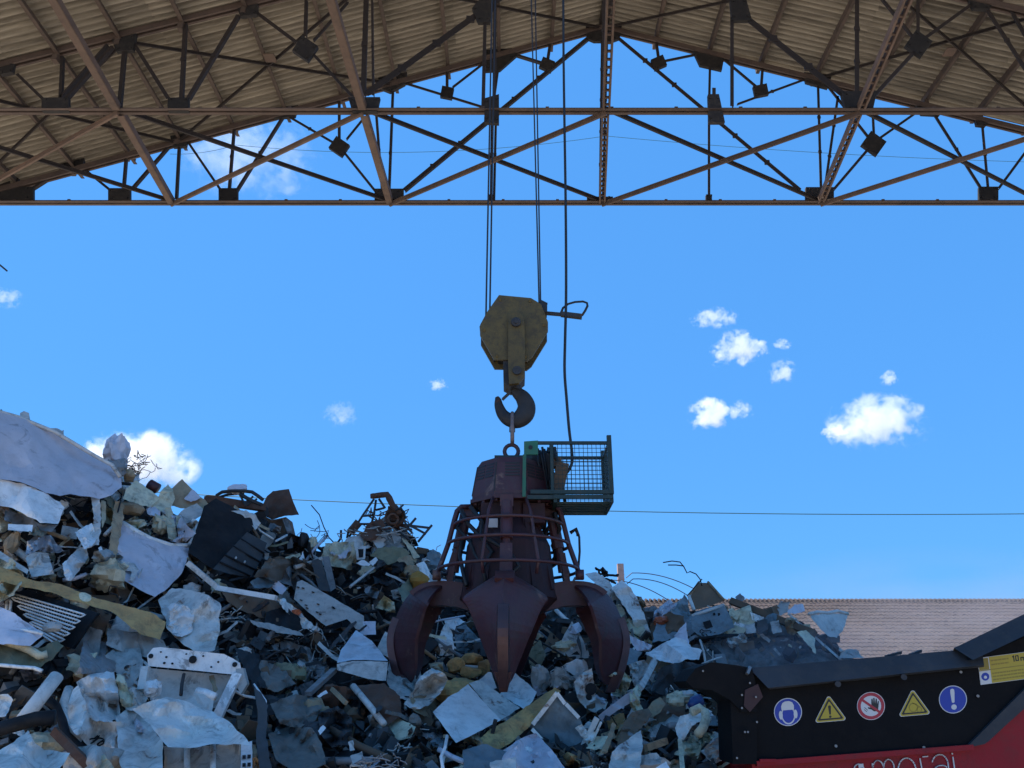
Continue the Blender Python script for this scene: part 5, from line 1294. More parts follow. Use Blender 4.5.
S('crumpled_sheet', 'grey white crumpled plate at the bottom edge between the rusty bar and the appliance shell', 'scrap metal', [(62, 752), (90, 744), (124, 750), (132, 772), (128, 800), (66, 800)], 'lgrey', .55, .12, .012, (0, -.2), 1.2, folds=3)
S('torn_sheet', 'small torn white sheet left of the legs of the white appliance frame', 'scrap metal', [(120, 690), (134, 686), (148, 698), (140, 712), (126, 710)], 'white', .48, .09, .012)
S('torn_sheet', 'long torn grey sheet lying right of the white appliance frame', 'scrap metal', [(244, 668), (262, 660), (284, 668), (296, 684), (276, 692), (256, 686)], 'cloth', .35, .12, .012, (0, -.3), 1.4, folds=3)
S('crumpled_sheet', 'dark folded sheet in the hollow below the pale angular hood', 'scrap metal', [(318, 712), (338, 706), (352, 718), (352, 744), (332, 748), (320, 734)], 'dark', .4, .14, .02, folds=4)
S('crumpled_sheet', 'grimy crumpled sheet above the upper cloth heap', 'scrap metal', [(262, 650), (284, 640), (310, 648), (318, 668), (296, 676), (270, 668)], 'grey', .35, .13, .012, folds=4)
S('crumpled_sheet', 'crumpled pale sheet below the peaked bright sheet on its left', 'scrap metal', [(628, 664), (644, 660), (656, 672), (650, 690), (634, 686)], 'lgrey', .45, .1, .012, folds=3)
S('crumpled_sheet', 'crumpled cream sheet right of the broken drum ring', 'scrap metal', [(608, 676), (622, 668), (632, 680), (626, 694), (612, 698)], 'cream', .4, .1, .012, folds=3)
S('crumpled_sheet', 'large grey crumpled sheet behind the white sack', 'scrap metal', [(646, 716), (664, 708), (680, 718), (676, 742), (656, 748), (644, 734)], 'lgrey', .4, .12, .012, folds=4)
S('crumpled_sheet', 'wide pale crumpled skin between the brown open box and the tall door skin', 'scrap metal', [(654, 612), (668, 600), (682, 606), (680, 624), (664, 632), (652, 628)], 'lilac', .3, .1, .012, folds=3)
# dark middle
S('hood', 'white angular hood gleaming left of the left tine, top face', 'panel', [(337, 663), (341, 650), (356, 630), (372, 641), (388, 661), (370, 660), (352, 660)], 'silver', .62, .03, .02, (0, -1.2), .3)  # top face given the shinier material, painting sky light on the white hood
S('hood', 'shade-toned front face of the angular hood left of the left tine', 'panel', [(337, 664), (352, 661), (370, 661), (388, 662), (386, 681), (368, 679), (337, 670)], 'lgrey', .62, .015, .1, (0, .1), .2)  # front face of the white hood, greyer material painted in for its shade
S('rusty_tray', 'rusty brown tray with one pale edge left of the left tine tip', 'tray', [(354, 686), (384, 683), (400, 696), (402, 716), (386, 726), (370, 706)], 'rust', .5, .04, .05, (0, -.3), .6, tubes=[('pale_edge', [(353, 686), (368, 704), (384, 724)], .028, 'white')])
S('rag', 'grey brown crumpled cloth at the bottom left of centre', 'cloth', [(270, 704), (284, 698), (296, 694), (318, 698), (322, 706), (316, 720), (298, 728), (280, 724)], 'cloth', .5, .14, .02, (0, -.3), .8, folds=4)
S('rag', 'second heap of grey brown cloth at the bottom edge', 'cloth', [(268, 734), (290, 726), (312, 728), (322, 744), (326, 764), (300, 775), (276, 760)], 'cloth', .6, .16, .02, (0, -.3), .8, folds=4)
S('scrap_strip', 'tall thin grey green upright sheet edge left of the cloth heaps', 'strip', [(253, 684), (262, 694), (268, 706), (266, 736), (272, 770), (262, 790), (256, 740), (258, 712)], 'slate', .7, .06, .015, tubes=[('bright_lip', [(254, 684), (266, 701), (265, 712)], .007, 'clean')])
S('bright_scrap', 'small white sliver in the dark hollow below the angular hood', 'scrap metal', [(317, 696), (326, 690), (328, 693), (319, 698)], 'clean', .55, .01)
S('bright_scrap', 'small white fragment lying on the lower cloth heap', 'scrap metal', [(318, 731), (323, 725), (326, 728), (320, 735)], 'clean', .8, .01)
B('wood_batten', 'short tan batten in the dark hollow below the angular hood', 'batten', (332, 689), (346, 703), .035, .03, 'tan', .5)
B('grey_rail', 'grey rail sloping up to the angular hood', 'rail', (308, 694), (334, 670), .06, .04, 'grey', .5)
S('slate_box', 'pale grey small box in the dark hollow at the bottom', 'box', [(350, 756), (362, 751), (364, 758), (353, 764)], 'lgrey', .6, .01, .08)
S('scrap_sheet', 'upright pale chip above the small box in the dark hollow', 'scrap metal', [(348, 742), (353, 740), (355, 750), (350, 751)], 'lgrey', .6, .01, .03)
tangle('wire_tangle', 'pale wire netting in the dark at the bottom centre left', 'wire', 385, 764, 24, 8, 'grey', 14, .004, .6, 27)
# centre, below the grapple
S('white_board', 'large bright white board lying under the front tine tip', 'board', [(433, 712), (448, 697), (458, 692), (468, 684), (484, 702), (501, 720), (480, 731), (456, 743), (446, 730)], 'clean', .72, .02, .02, (.1, -.7), .3)
S('white_board', 'scuffed white strip joined to the right side of the bright white board', 'board', [(469, 683), (480, 680), (500, 694), (520, 708), (501, 720), (484, 702)], 'white', .7, .03, .02, (.1, -.5), .5)
S('white_board', 'white folded board with a fringe right of the front tine tip', 'board', [(500, 694), (503, 687), (512, 671), (524, 680), (537, 692), (532, 702), (524, 709), (512, 702)], 'clean', .62, .03, .02, (.2, -.6), .6)
S('white_board', 'white flap standing left of the front tine tip', 'board', [(479, 680), (488, 672), (491, 672), (497, 688), (492, 690)], 'clean', .55, .03, .02)
chunk('foam_slab', 'yellow foam slab left of the bright white board', 'foam', 455, 690, 22, 13, 'yellow', .45, .25, 28)
for q, (x, y, w_, h_, lab) in enumerate(((456, 666, 9, 7, 'yellow foam cube between the left tine and the front tine, on the left'), (472, 660, 10, 6, 'yellow foam cube topmost of the stack left of the front tine'), (484, 668, 9, 8, 'yellow foam cube touching the left edge of the front tine'), (470, 672, 10, 6, 'yellow foam cube low in the stack above the yellow slab'))):
    chunk('foam_block', lab, 'foam', x, y, w_, h_, 'yellow', .3, .12, 40 + q)
S('foam_slab', 'orange stained foam slab sloping under the white boards', 'foam', [(474, 742), (492, 728), (510, 718), (532, 703), (555, 687), (561, 691), (548, 708), (530, 726), (512, 742), (500, 749), (484, 750)], 'yellow', .6, .1, .1, tear=1.5)
sc_ = Thing('framed_pane', 'blue grey panel in a white frame standing on its corner, bottom centre', 'panel', P(560, 725, Yd(560, 725) - .6))
def gp(x, y, e=0): return P(x, y, Yd(560, 722) - .62 + e + (y - 722) * .001 - (x - 560) * .002)
m = MB(); sheet_mesh([(531, 727), (557, 694), (570, 705), (579, 717), (588, 738), (578, 748), (566, 755), (548, 742)], lambda x, y: Yd(560, 722) - .62 + (y - 722) * .001 - (x - 560) * .002, .02, .03, .4, 3, 1, 4, m); o = sc_.part('pane', m, M['teal']); flat_normals(o)
for a, b, w_ in (((533, 724), (557, 693), .035), ((557, 693), (565, 704), .03), ((566, 704), (579, 718), .03), ((532, 729), (572, 772), .03), ((597, 718), (570, 772), .045), ((601, 722), (577, 774), .02)):
    m = MB(); m.bar(gp(*a, -.02), gp(*b, -.02), w_, .04); sc_.part('frame_bar', m, M['white'])
m = MB(); sheet_mesh([(575, 728), (582, 724), (588, 734), (596, 731), (592, 742), (584, 740)], lambda x, y: Yd(560, 722) - .66, .04, .01, .8, 2, 2, 9, m); sc_.part('torn_corner', m, M['white'])
S('crumpled_sheet', 'lilac crumpled plastic wad at the bottom edge under the framed panel', 'plastic', [(500, 752), (522, 738), (536, 733), (552, 750), (568, 772), (560, 800), (510, 800)], 'lilac', .55, .12, .015, (0, -.2), .8, folds=5)
S('scrap_sheet', 'flat blue grey plate at the bottom edge left of the lilac wad', 'scrap metal', [(463, 750), (484, 744), (502, 750), (516, 756), (512, 800), (464, 800)], 'teal', .5, .03, .02)
S('scrap_sheet', 'pale plate in front of the flat blue grey plate at the bottom edge', 'scrap metal', [(490, 762), (516, 757), (518, 800), (488, 800)], 'lgrey', .66, .03, .02)
S('torn_sheet', 'small white torn tongue above the lilac wad', 'scrap metal', [(510, 746), (522, 741), (534, 750), (530, 754), (516, 752)], 'clean', .7, .05, .01)
T('thin_cable', 'thin pale cable dangling from the bright white board to the bottom edge', 'cable', [(447, 736), (445, 748), (441, 757), (444, 775)], .012, 'clean', .8)
S('crumpled_sheet', 'white pleated crumpled sheet at the tip of the left tine', 'scrap metal', [(404, 704), (412, 692), (420, 676), (432, 668), (444, 673), (448, 680), (440, 694), (428, 706), (414, 710)], 'white', .5, .12, .012, (0, -.2), 1.0, folds=5)
S('crumpled_sheet', 'white crumpled sheet with blue marks inside the left tine arch', 'scrap metal', [(434, 646), (446, 622), (452, 632), (455, 652), (450, 672), (440, 668)], 'white', .05, .1, .012, (0, 0), 1.0, folds=4)
S('torn_sheet', 'white triangular tear at the top of the left tine arch', 'scrap metal', [(444, 620), (456, 616), (466, 622), (456, 626), (452, 640)], 'clean', 0, .05, .012)
S('blue_grey_sheet', 'dull blue grey sheet behind the left tine arch', 'scrap metal', [(454, 628), (466, 624), (480, 640), (486, 650), (470, 656), (456, 650)], 'teal', -.1, .06, .015)
S('white_board', 'pale triangular board seen through the right tine arch', 'board', [(555, 652), (572, 621), (580, 634), (590, 655), (588, 662), (572, 658)], 'lgrey', .05, .02, .02, tear=.3)
S('torn_sheet', 'white torn plate below the triangular board in the right tine arch', 'scrap metal', [(560, 667), (574, 660), (590, 658), (594, 672), (576, 676)], 'clean', .2, .04, .012)
drum = Thing('drum_ring', 'broken white drum ring at the tip of the right tine', 'drum', P(588, 693, Yd(588, 693) - .5))
m = MB(); sheet_mesh([(574, 682), (582, 673), (592, 668), (594, 684), (596, 698), (608, 702), (605, 710), (597, 714), (585, 708), (577, 697)], lambda x, y: Yd(588, 693) - .5, .05, .12, .6, 2.2, 2, 12, m); o = drum.part('ring', m, M['white']); flat_normals(o)
m = MB(); c = P(591, 689, Yd(588, 693) - .54); m.tube([c, c + Vector((0, .06, 0))], .055, 12); c = P(589, 697, Yd(588, 693) - .54); m.tube([c, c + Vector((0, .04, 0))], .03, 10); drum.part('hub', m, M['black'])
chunk('scrap_lump', 'grey white crushed lump left of the broken drum ring', 'scrap metal', 561, 680, 12, 9, 'lgrey', .4, .4, 31)
chunk('scrap_lump', 'pale crumpled lump right of the front tine', 'scrap metal', 541, 676, 9, 12, 'lgrey', .35, .4, 32)
S('cream_board', 'cream torn board behind the right edge of the front tine', 'board', [(528, 650), (540, 640), (546, 655), (538, 672), (530, 668)], 'olive', .2, .06, .02)
# right of the grapple
S('crumpled_sheet', 'tall crumpled white door skin standing right of the right tine', 'scrap metal', [(611, 588), (622, 580), (631, 588), (638, 600), (646, 620), (653, 640), (648, 648), (640, 640), (632, 618), (624, 606)], 'white', .5, .12, .015, (0, 0), .8, folds=4)
S('crumpled_sheet', 'white skin fold between the right tine top and the tall door skin', 'scrap metal', [(585, 574), (596, 572), (610, 582), (622, 606), (630, 628), (622, 640), (612, 610), (598, 586)], 'white', .25, .08, .012, folds=3)
S('scrap_sheet', 'pinkish crumpled foot of the tall white door skin', 'scrap metal', [(627, 634), (640, 640), (652, 645), (650, 652), (636, 650)], 'lilac', .55, .06)
S('teal_sheet', 'blue grey plate below the foot of the tall door skin', 'scrap metal', [(621, 655), (630, 648), (642, 652), (634, 668), (624, 664)], 'teal', .52, .03)
tangle('hose_loops', 'dark loops of hose on the crest right of the grapple cage', 'hose', 606, 577, 10, 7, 'black', 7, .018, .2, 33)
S('torn_sheet', 'bright bluish white sheet with a peak, right middle of the heap', 'scrap metal', [(645, 654), (660, 645), (675, 637), (686, 640), (691, 647), (702, 650), (699, 660), (688, 659), (676, 664), (660, 661)], 'clean', .55, .07, .012, (0, -.9), .8, folds=3)
S('scrap_sheet', 'pale blue upright fin behind the peaked bright sheet', 'scrap metal', [(674, 636), (686, 622), (689, 646), (680, 642)], 'lilac', .45, .03)
S('bent_sheet', 'grey green bent panels under the peaked bright sheet', 'panel', [(652, 690), (660, 668), (674, 663), (688, 662), (700, 664), (692, 682), (680, 697), (664, 696)], 'slate', .45, .1, .03, folds=4)
B('pale_rail', 'pale blue rail leaning under the peaked bright sheet', 'rail', (655, 660), (640, 688), .06, .05, 'lgrey', .6)
S('brown_box', 'brown open box on the right crest with pale edges', 'box', [(690, 597), (699, 583), (709, 583), (723, 601), (710, 606), (695, 610)], 'brown', .2, .02, .2, (0, -.1), .3, tubes=[('pale_edge', [(689, 596), (694, 610)], .024, 'white'), ('pale_edge', [(708, 582), (724, 600)], .018, 'tan'), ('pale_edge', [(689, 596), (699, 582)], .015, 'tan')])
S('control_board', 'blue grey control panel with a dark square hole, right of the heap', 'panel', [(691, 616), (696, 611), (723, 604), (728, 612), (735, 627), (720, 634), (703, 638), (692, 630)], 'teal', .42, .02, .03, (0, 0), .4, holes=[[(703, 622), (710, 620), (713, 627), (706, 629)], [(713, 613), (715, 612.5), (715.5, 615), (713.5, 615.5)], [(718, 613), (720, 613), (720.5, 616), (718, 616)]],
  tubes=[('top_edge', [(692, 616), (704, 612), (724, 605)], .02, 'white')])
chunk('scrap_lump', 'orange red plastic shard left of the brown open box', 'plastic', 661, 621, 9, 4, 'orangered', .4, .3, 34)
S('dark_sheet', 'dark brown sheet under the orange red shard', 'scrap metal', [(650, 624), (668, 612), (684, 616), (686, 630), (668, 640), (652, 642)], 'brown', .25, .06)
S('teal_sheet', 'greenish torn edge standing left of the brown open box', 'scrap metal', [(672, 612), (684, 594), (688, 600), (690, 616), (682, 622)], 'teal', .3, .08, .012)
B('brown_beam', 'long brown beam sloping down to the right over the dusty mound', 'beam', (731, 601), (815, 634), .08, .06, 'brown', .35)
S('cream_board', 'cream offcut under the upper end of the brown beam', 'board', [(728, 609), (732, 608), (741, 614), (737, 620), (729, 614)], 'cream', .35, .02, .03)
for q, (poly, mt, lab) in enumerate((([(745, 625), (755, 623), (756, 633), (746, 633)], 'lgrey', 'small white square plate under the brown beam, on the left'), ([(757, 620), (767, 619), (768, 634), (758, 634)], 'slate', 'dark blue grey plate right of the small white square under the beam'),
        ([(750, 612), (764, 617), (762, 624), (752, 620)], 'white', 'white scrap tucked under the middle of the brown beam'), ([(770, 622), (779, 620), (782, 632), (773, 634)], 'lgrey', 'small pale bracket right of the dark blue grey plate'), ([(794, 624), (810, 624), (812, 632), (800, 629)], 'cream', 'cream scrap over the lower end of the brown beam'),
        ([(788, 620), (796, 618), (800, 624), (790, 626)], 'white', 'white triangular bit above the lower end of the beam'), ([(787, 612), (795, 604), (803, 604), (805, 611), (794, 614)], 'lilac', 'pale sheet on the crest above the middle of the beam'), ([(776, 606), (781, 601), (790, 602), (788, 612), (780, 616)], 'lgrey', 'crumpled grey sheet on the crest above the beam'),
        ([(771, 607), (777, 604), (781, 612), (775, 617)], 'brown', 'brown stub on the crest left of the crumpled grey sheet'), ([(735, 597), (740, 593), (745, 598), (741, 603)], 'grey', 'small grey cap at the upper end of the brown beam'))):
    S('scrap_sheet', lab, 'scrap metal', poly, mt, .35, .03, .02)
S('cream_board', 'cream triangular board pointing down at the right end of the beam', 'board', [(797, 632), (806, 630), (815, 638), (816, 654), (809, 646)], 'cream', .35, .02, .02)
S('white_plate', 'pale hanging plate like an inverted triangle at the right end of the heap', 'plate', [(809, 615), (828, 613), (848, 614), (845, 626), (837, 638), (828, 636), (818, 626)], 'lgrey', .4, .02, .02, tubes=[('torn_top', [(809, 614), (818, 612), (828, 613), (838, 611), (848, 614)], .02, 'white')])
S('rag', 'low grey lump behind the hopper rim at the right end of the heap', 'cloth', [(838, 658), (845, 650), (856, 649), (864, 658)], 'lgrey', .3, .04, .05)
T('thin_rod', 'thin brown rod leaning below the hanging pale plate', 'rod', [(826, 638), (838, 652)], .014, 'rust', .35)
# dusty mound
m = MB(); vs, fs = [], []
for i in range(61):
    for j in range(26):
        px = 690 + 160 * i / 60; e = ((px - 765) / 85); top = 636 + 16 * e * e + (6 if px > 800 else 0); py = 690 + (top - 690) * j / 25
        p = P(px, py, 8.75 + .9 * j / 25); p += Vector((0, -1, .4)) * (.1 * fbm(p * 4) + .05 * fbm(p * 13) + .02 * fbm(p * 40)); vs.append(p)
for i in range(60):
    for j in range(25):
        a = i * 26 + j; fs.append((a, a + 26, a + 27, a + 1))
m.raw(vs, fs); o = m.build('dust_mound', M['fluff'], smooth=True); tag(o, 'grey dusty mound of shredded fluff behind the hopper rim', 'dust', kind='stuff')
tw2 = Thing('bare_twig', 'thin bent bare wire sticking up from the brown box on the right crest', 'wire', P(700, 583, Yd(700, 595)))
m = MB()
for a in (((702, 586), (700, 579), (696, 574), (690, 571.5), (687, 573), (684, 567), (680, 562), (672, 561), (663, 562.5)), ((684, 566), (676, 565), (668, 565)), ((702, 579), (694, 588), (687, 596))): m.tube([P(x, y, Yd(700, 600) - .1) for x, y in a], .008, 5)
tw2.part('wire', m, M['dark'], smooth=True)
# lower right corner, left of the hopper
S('white_shell', 'ragged greenish white shell at the bottom right of centre', 'scrap metal', [(612, 752), (624, 742), (641, 730), (643, 746), (640, 764), (644, 800), (610, 800), (608, 770)], 'white', .6, .12, .02, (0, -.1), 1.2, folds=3)
S('brown_box', 'dark brown folded board above the ragged greenish shell', 'board', [(617, 746), (624, 722), (632, 712), (648, 708), (652, 714), (642, 728), (630, 738)], 'brown', .5, .05, .03)
S('tan_stick', 'pointed tan splinter left of the ragged greenish shell', 'stick', [(598, 757), (606, 740), (613, 722), (616, 725), (608, 752)], 'tan', .65, .03, .02)
S('pale_tray', 'long pale channel sloping up below the right tine tip', 'channel', [(598, 716), (610, 706), (632, 690), (638, 695), (636, 700), (618, 710), (602, 722)], 'silver', .6, .02, .06, tear=.4)
S('torn_sheet', 'twisted cream torn strip at the upper end of the pale channel', 'scrap metal', [(630, 692), (637, 684), (641, 690), (640, 704), (646, 712), (638, 718), (630, 706)], 'cream', .65, .08, .015, tear=1.4)
S('tan_board', 'tan chipped block right of the twisted cream strip', 'board', [(646, 710), (652, 702), (660, 697), (666, 704), (658, 714), (650, 718)], 'tan', .55, .03, .06)
S('white_sack', 'drooping white sack at the right of the heap bottom', 'sack', [(675, 728), (680, 716), (690, 713), (702, 712), (704, 720), (692, 726), (684, 740), (678, 740)], 'white', .6, .06, .06)
T('bent_tube', 'bent cream tube hooking over the white sack', 'tube', [(692, 712), (700, 708), (705, 712), (706, 720), (703, 728), (698, 734)], .038, 'cream', .75, 9)
chunk('scrap_lump', 'cream shell fragments above the white sack', 'foam', 678, 700, 12, 7, 'cream', .5, .5, 35)
chunk('scrap_lump', 'whitish lump right of the cream shell fragments', 'foam', 688, 697, 8, 7, 'lgrey', .5, .4, 36)
T('plastic_bottle', 'dark blue bottle lying above the bent cream tube', 'bottle', [(690, 706), (694, 703), (700, 700)], [.03, .055, .055], 'blue', .6, 10)
S('crushed_box', 'grey white crushed cartons beside the dark pillar of the machine', 'box', [(704, 748), (712, 740), (726, 734), (729, 748), (727, 758), (714, 764), (706, 758)], 'lgrey', .45, .08, .06, folds=4)
S('white_board', 'bright white corner of a board at the bottom edge left of the pale stick', 'board', [(650, 772), (666, 761), (671, 770), (670, 800), (650, 800)], 'clean', .75, .02, .02)
B('wood_stick', 'pale upright stick under the white sack', 'stick', (680, 741), (684, 785), .035, .03, 'cream', .62)
B('wood_batten', 'tan batten lying level left of the white sack', 'batten', (646, 748), (666, 741), .05, .04, 'tan', .55)
T('thin_rod', 'pale bent wire left of the dusty mound', 'wire', [(700, 640), (704, 652), (706, 668)], .012, 'lgrey', .5)
T('thin_rod', 'short pale wire crossing in front of the dusty mound at its left end', 'wire', [(702, 664), (712, 660), (722, 657)], .01, 'lgrey', .5)
# ------------------------------------------------------------------ lesser scrap filling the heap
LAND = [('the large dented top left panel', 60, 460), ('the grey tub', 155, 565), ('the condenser coil', 45, 612), ('the long tan foam slab', 110, 605), ('the stained white rag of sheet', 195, 620), ('the black panel', 225, 535),
        ('the grooved panel', 243, 558), ('the rusty open box', 280, 512), ('the punched pale panel', 330, 605), ('the kinked pale rail', 235, 592), ('the steel tangle', 388, 520), ('the olive sheet', 390, 556), ('the orange yellow foam block', 419, 579),
        ('the white appliance frame', 195, 662), ('the crumpled appliance shell', 190, 725), ('the worn white pipe', 40, 700), ('the dented grey white sheet', 95, 730), ('the angular hood', 362, 658), ('the rusty tray', 380, 705), ('the upper cloth heap', 298, 712), ('the lower cloth heap', 298, 750),
        ('the bright white board', 468, 712), ('the yellow foam cubes', 470, 665), ('the framed blue grey panel', 560, 725), ('the orange stained slab', 518, 728), ('the broken drum ring', 588, 693), ('the tall crumpled door skin', 635, 615), ('the peaked bright sheet', 675, 650), ('the brown open box', 706, 595), ('the control panel with the square hole', 713, 620),
        ('the brown sloping beam', 775, 618), ('the hanging pale plate', 830, 624), ('the ragged greenish shell', 628, 765), ('the white sack', 690, 725), ('the pale channel', 618, 706), ('the crushed cartons', 717, 750), ('the wire netting', 385, 762)]
def where(px, py):
    n, x, y = min(LAND, key=lambda l: (l[1] - px) ** 2 + (l[2] - py) ** 2)
    dx, dy = px - x, py - y
    if abs(dx) < 9 and abs(dy) < 9: return 'against ' + n
    if abs(dx) > abs(dy) * 1.6: return ('right of ' if dx > 0 else 'left of ') + n
    if abs(dy) > abs(dx) * 1.6: return ('below ' if dy > 0 else 'above ') + n
    return ('below right of ' if dx > 0 else 'below left of ') + n if dy > 0 else ('above right of ' if dx > 0 else 'above left of ') + n
CNAME = {'white': 'dirty white', 'clean': 'bright white', 'lgrey': 'light grey', 'lilac': 'lilac grey', 'grey': 'mid grey', 'slate': 'dark slate', 'dark': 'dark rusty', 'black': 'black', 'rust': 'rusty brown', 'tan': 'tan', 'cream': 'cream',
         'yellow': 'yellow', 'brown': 'brown', 'olive': 'olive', 'teal': 'blue grey', 'silver': 'silvery', 'cloth': 'grimy cloth-like'}
def palette(px, py):
    if py > 640 and px < 260: w = dict(white=4, lgrey=4, dark=3, grey=3, cream=2, tan=2, black=2, lilac=2, brown=2, clean=1)
    elif px < 200: w = dict(white=4, cream=4, tan=3, lilac=3, lgrey=3, grey=1, brown=2, dark=1, clean=2, olive=1)
    elif px < 420: w = dict(black=4, dark=5, slate=4, grey=5, brown=4, lgrey=4, cream=2.5, cloth=3, teal=2, white=3, rust=2, olive=2, tan=1.5, lilac=1.5)
    elif px < 620: w = dict(white=4, lgrey=3, tan=3, cream=3.5, grey=3, slate=3, dark=3, black=2, brown=2, yellow=1.5, teal=2, lilac=1)
    else: w = dict(white=4, lgrey=4, grey=3, slate=2, dark=3, tan=3, cream=3.5, black=2, brown=2, teal=2, rust=1, clean=1)
    ks = list(w); return rs.choices(ks, [w[k] for k in ks])[0]
placed = []
KEEP = [(468, 708, 36, 30), (520, 692, 18, 20), (560, 725, 28, 32), (195, 672, 50, 34), (205, 728, 48, 24), (60, 460, 60, 30), (158, 562, 34, 28), (225, 535, 26, 30), (242, 556, 24, 22), (332, 606, 34, 22), (362, 662, 26, 26), (45, 612, 40, 24), (98, 698, 24, 26), (42, 700, 20, 26), (672, 651, 28, 12), (713, 620, 22, 16), (195, 622, 28, 30)]
labels = {}
count = 0; tries = 0
while count < 380 and tries < 16000:
    tries += 1
    px, py = rs.uniform(-15, 850), rs.uniform(430, 775)
    c = crest(px)
    if py < c + 2 or (px > 735 and py > 650) or (px > 690 and 640 < py < 690) or (px > 725 and py > 646): continue
    if any(abs(px - a) < w_ and abs(py - b) < h_ for a, b, w_, h_ in KEEP): continue
    size = rs.choice((11, 13, 16, 20, 26, 32)) * (1.0 if py > 600 else .85)
    if any((px - a) ** 2 + (py - b) ** 2 < ((size + s) * .47) ** 2 for a, b, s in placed): continue
    placed.append((px, py, size)); count += 1
    mt = palette(px, py); kind = rs.choices(('sheet', 'strip', 'chunk', 'pipe', 'box', 'tangle'), (37, 23, 11, 15, 8, 7))[0]
    if mt in ('cream', 'yellow') and kind in ('pipe', 'box'): kind = 'chunk'
    off = rs.uniform(.02, .26)
    big = 'small' if size < 13 else ('sizeable' if size > 18 else '')
    ang = rs.uniform(-.9, .9)
    if kind == 'sheet':
        n = rs.choice((4, 5, 6, 8, 9)); ph = rs.uniform(0, 6.28); asp = rs.uniform(.45, .9); poly = []
        for k in range(n):
            a = ph + 2 * math.pi * (k + rs.uniform(-.25, .25)) / n; r_ = size * rs.uniform(.55 if n > 5 else .75, 1.2)
            u, v = r_ * math.cos(a), r_ * asp * math.sin(a); poly.append((px + u * math.cos(ang) - v * math.sin(ang), py + u * math.sin(ang) + v * math.cos(ang)))
        o = S('scrap_sheet', None, 'scrap metal', poly, mt, off, rs.choice((.04, .08, .13, .18)), rs.choice((.01, .015, .03)), (rs.uniform(-1.6, 1.6), rs.uniform(-1.6, .6)), rs.uniform(.3, 2.0), .8, folds=rs.randint(1, 4)); w = 'torn sheet'
    elif kind == 'strip':
        L, wd = size * 1.25, rs.uniform(1.5, 4); ca, sa = math.cos(ang), math.sin(ang); bend = rs.uniform(-.25, .25) * L
        top = [(-L, 0), (0, bend), (L, 0)]; poly = [(px + x * ca - y * sa, py + x * sa + y * ca) for x, y in top] + [(px + x * ca - (y + wd) * sa, py + x * sa + (y + wd) * ca) for x, y in top[::-1]]
        o = S('metal_strip', None, 'strip', poly, mt, off + .08, rs.choice((.01, .04)), rs.choice((.02, .04)), (rs.uniform(-1.2, 1.2), 0), .3, .8, folds=1); w = 'bent strip'
    elif kind == 'chunk':
        o = chunk('scrap_lump', None, 'lump', px, py, size * .7, size * rs.uniform(.35, .65), mt, off, rs.uniform(.15, .5), count); w = 'broken lump'
    elif kind == 'pipe':
        L = size * 1.3; pts = [(px - L * math.cos(ang), py - L * math.sin(ang), rs.uniform(-.15, .15)), (px + rs.uniform(-2, 2), py + rs.uniform(-2, 2), 0), (px + L * math.cos(ang), py + L * math.sin(ang), rs.uniform(-.15, .15))]
        o = T('metal_tube', None, 'tube', pts, rs.choice((.012, .02, .03)), mt, off + .06, 7); w = 'crooked tube'
    elif kind == 'box':
        poly = [(px + size * .6 * (u * math.cos(ang) - v * .7 * math.sin(ang)), py + size * .6 * (u * math.sin(ang) + v * .7 * math.cos(ang))) for u, v in ((-1, -1), (1, -1), (1, 1), (-1, 1))]
        o = S('crushed_box', None, 'box', poly, mt, off + .05, .03, .16, (rs.uniform(-1, 1), rs.uniform(-.5, .5)), .2, .8, folds=2); w = 'crushed box'
    else:
        o = tangle('wire_tangle', None, 'wire', px, py, size, size * .6, rs.choice(('dark', 'lgrey', 'black')), 9, .006, off + .05, count); w = 'tangle of wire'; mt = {'dark': 'dark', 'lgrey': 'lgrey', 'black': 'black'}[o.data.materials[0].name and ('lgrey' if 'light' in o.data.materials[0].name else ('black' if 'black' in o.data.materials[0].name else 'dark'))]
    lab = ' '.join(x for x in (big, CNAME[mt], w, 'lying', where(px, py)) if x)
    o['label'] = lab; labels.setdefault(lab, []).append(o)
for lab, os_ in labels.items():
    if len(os_) > 1:
        os_.sort(key=lambda o: -o.location.z)
        for q, o in enumerate(os_):
            pre = ('upper' if q == 0 else 'lower') if len(os_) == 2 else ('highest' if q == 0 else ('lowest' if q == len(os_) - 1 else 'middle'))
            o['label'] = pre + ' ' + lab.replace('lying ', '')
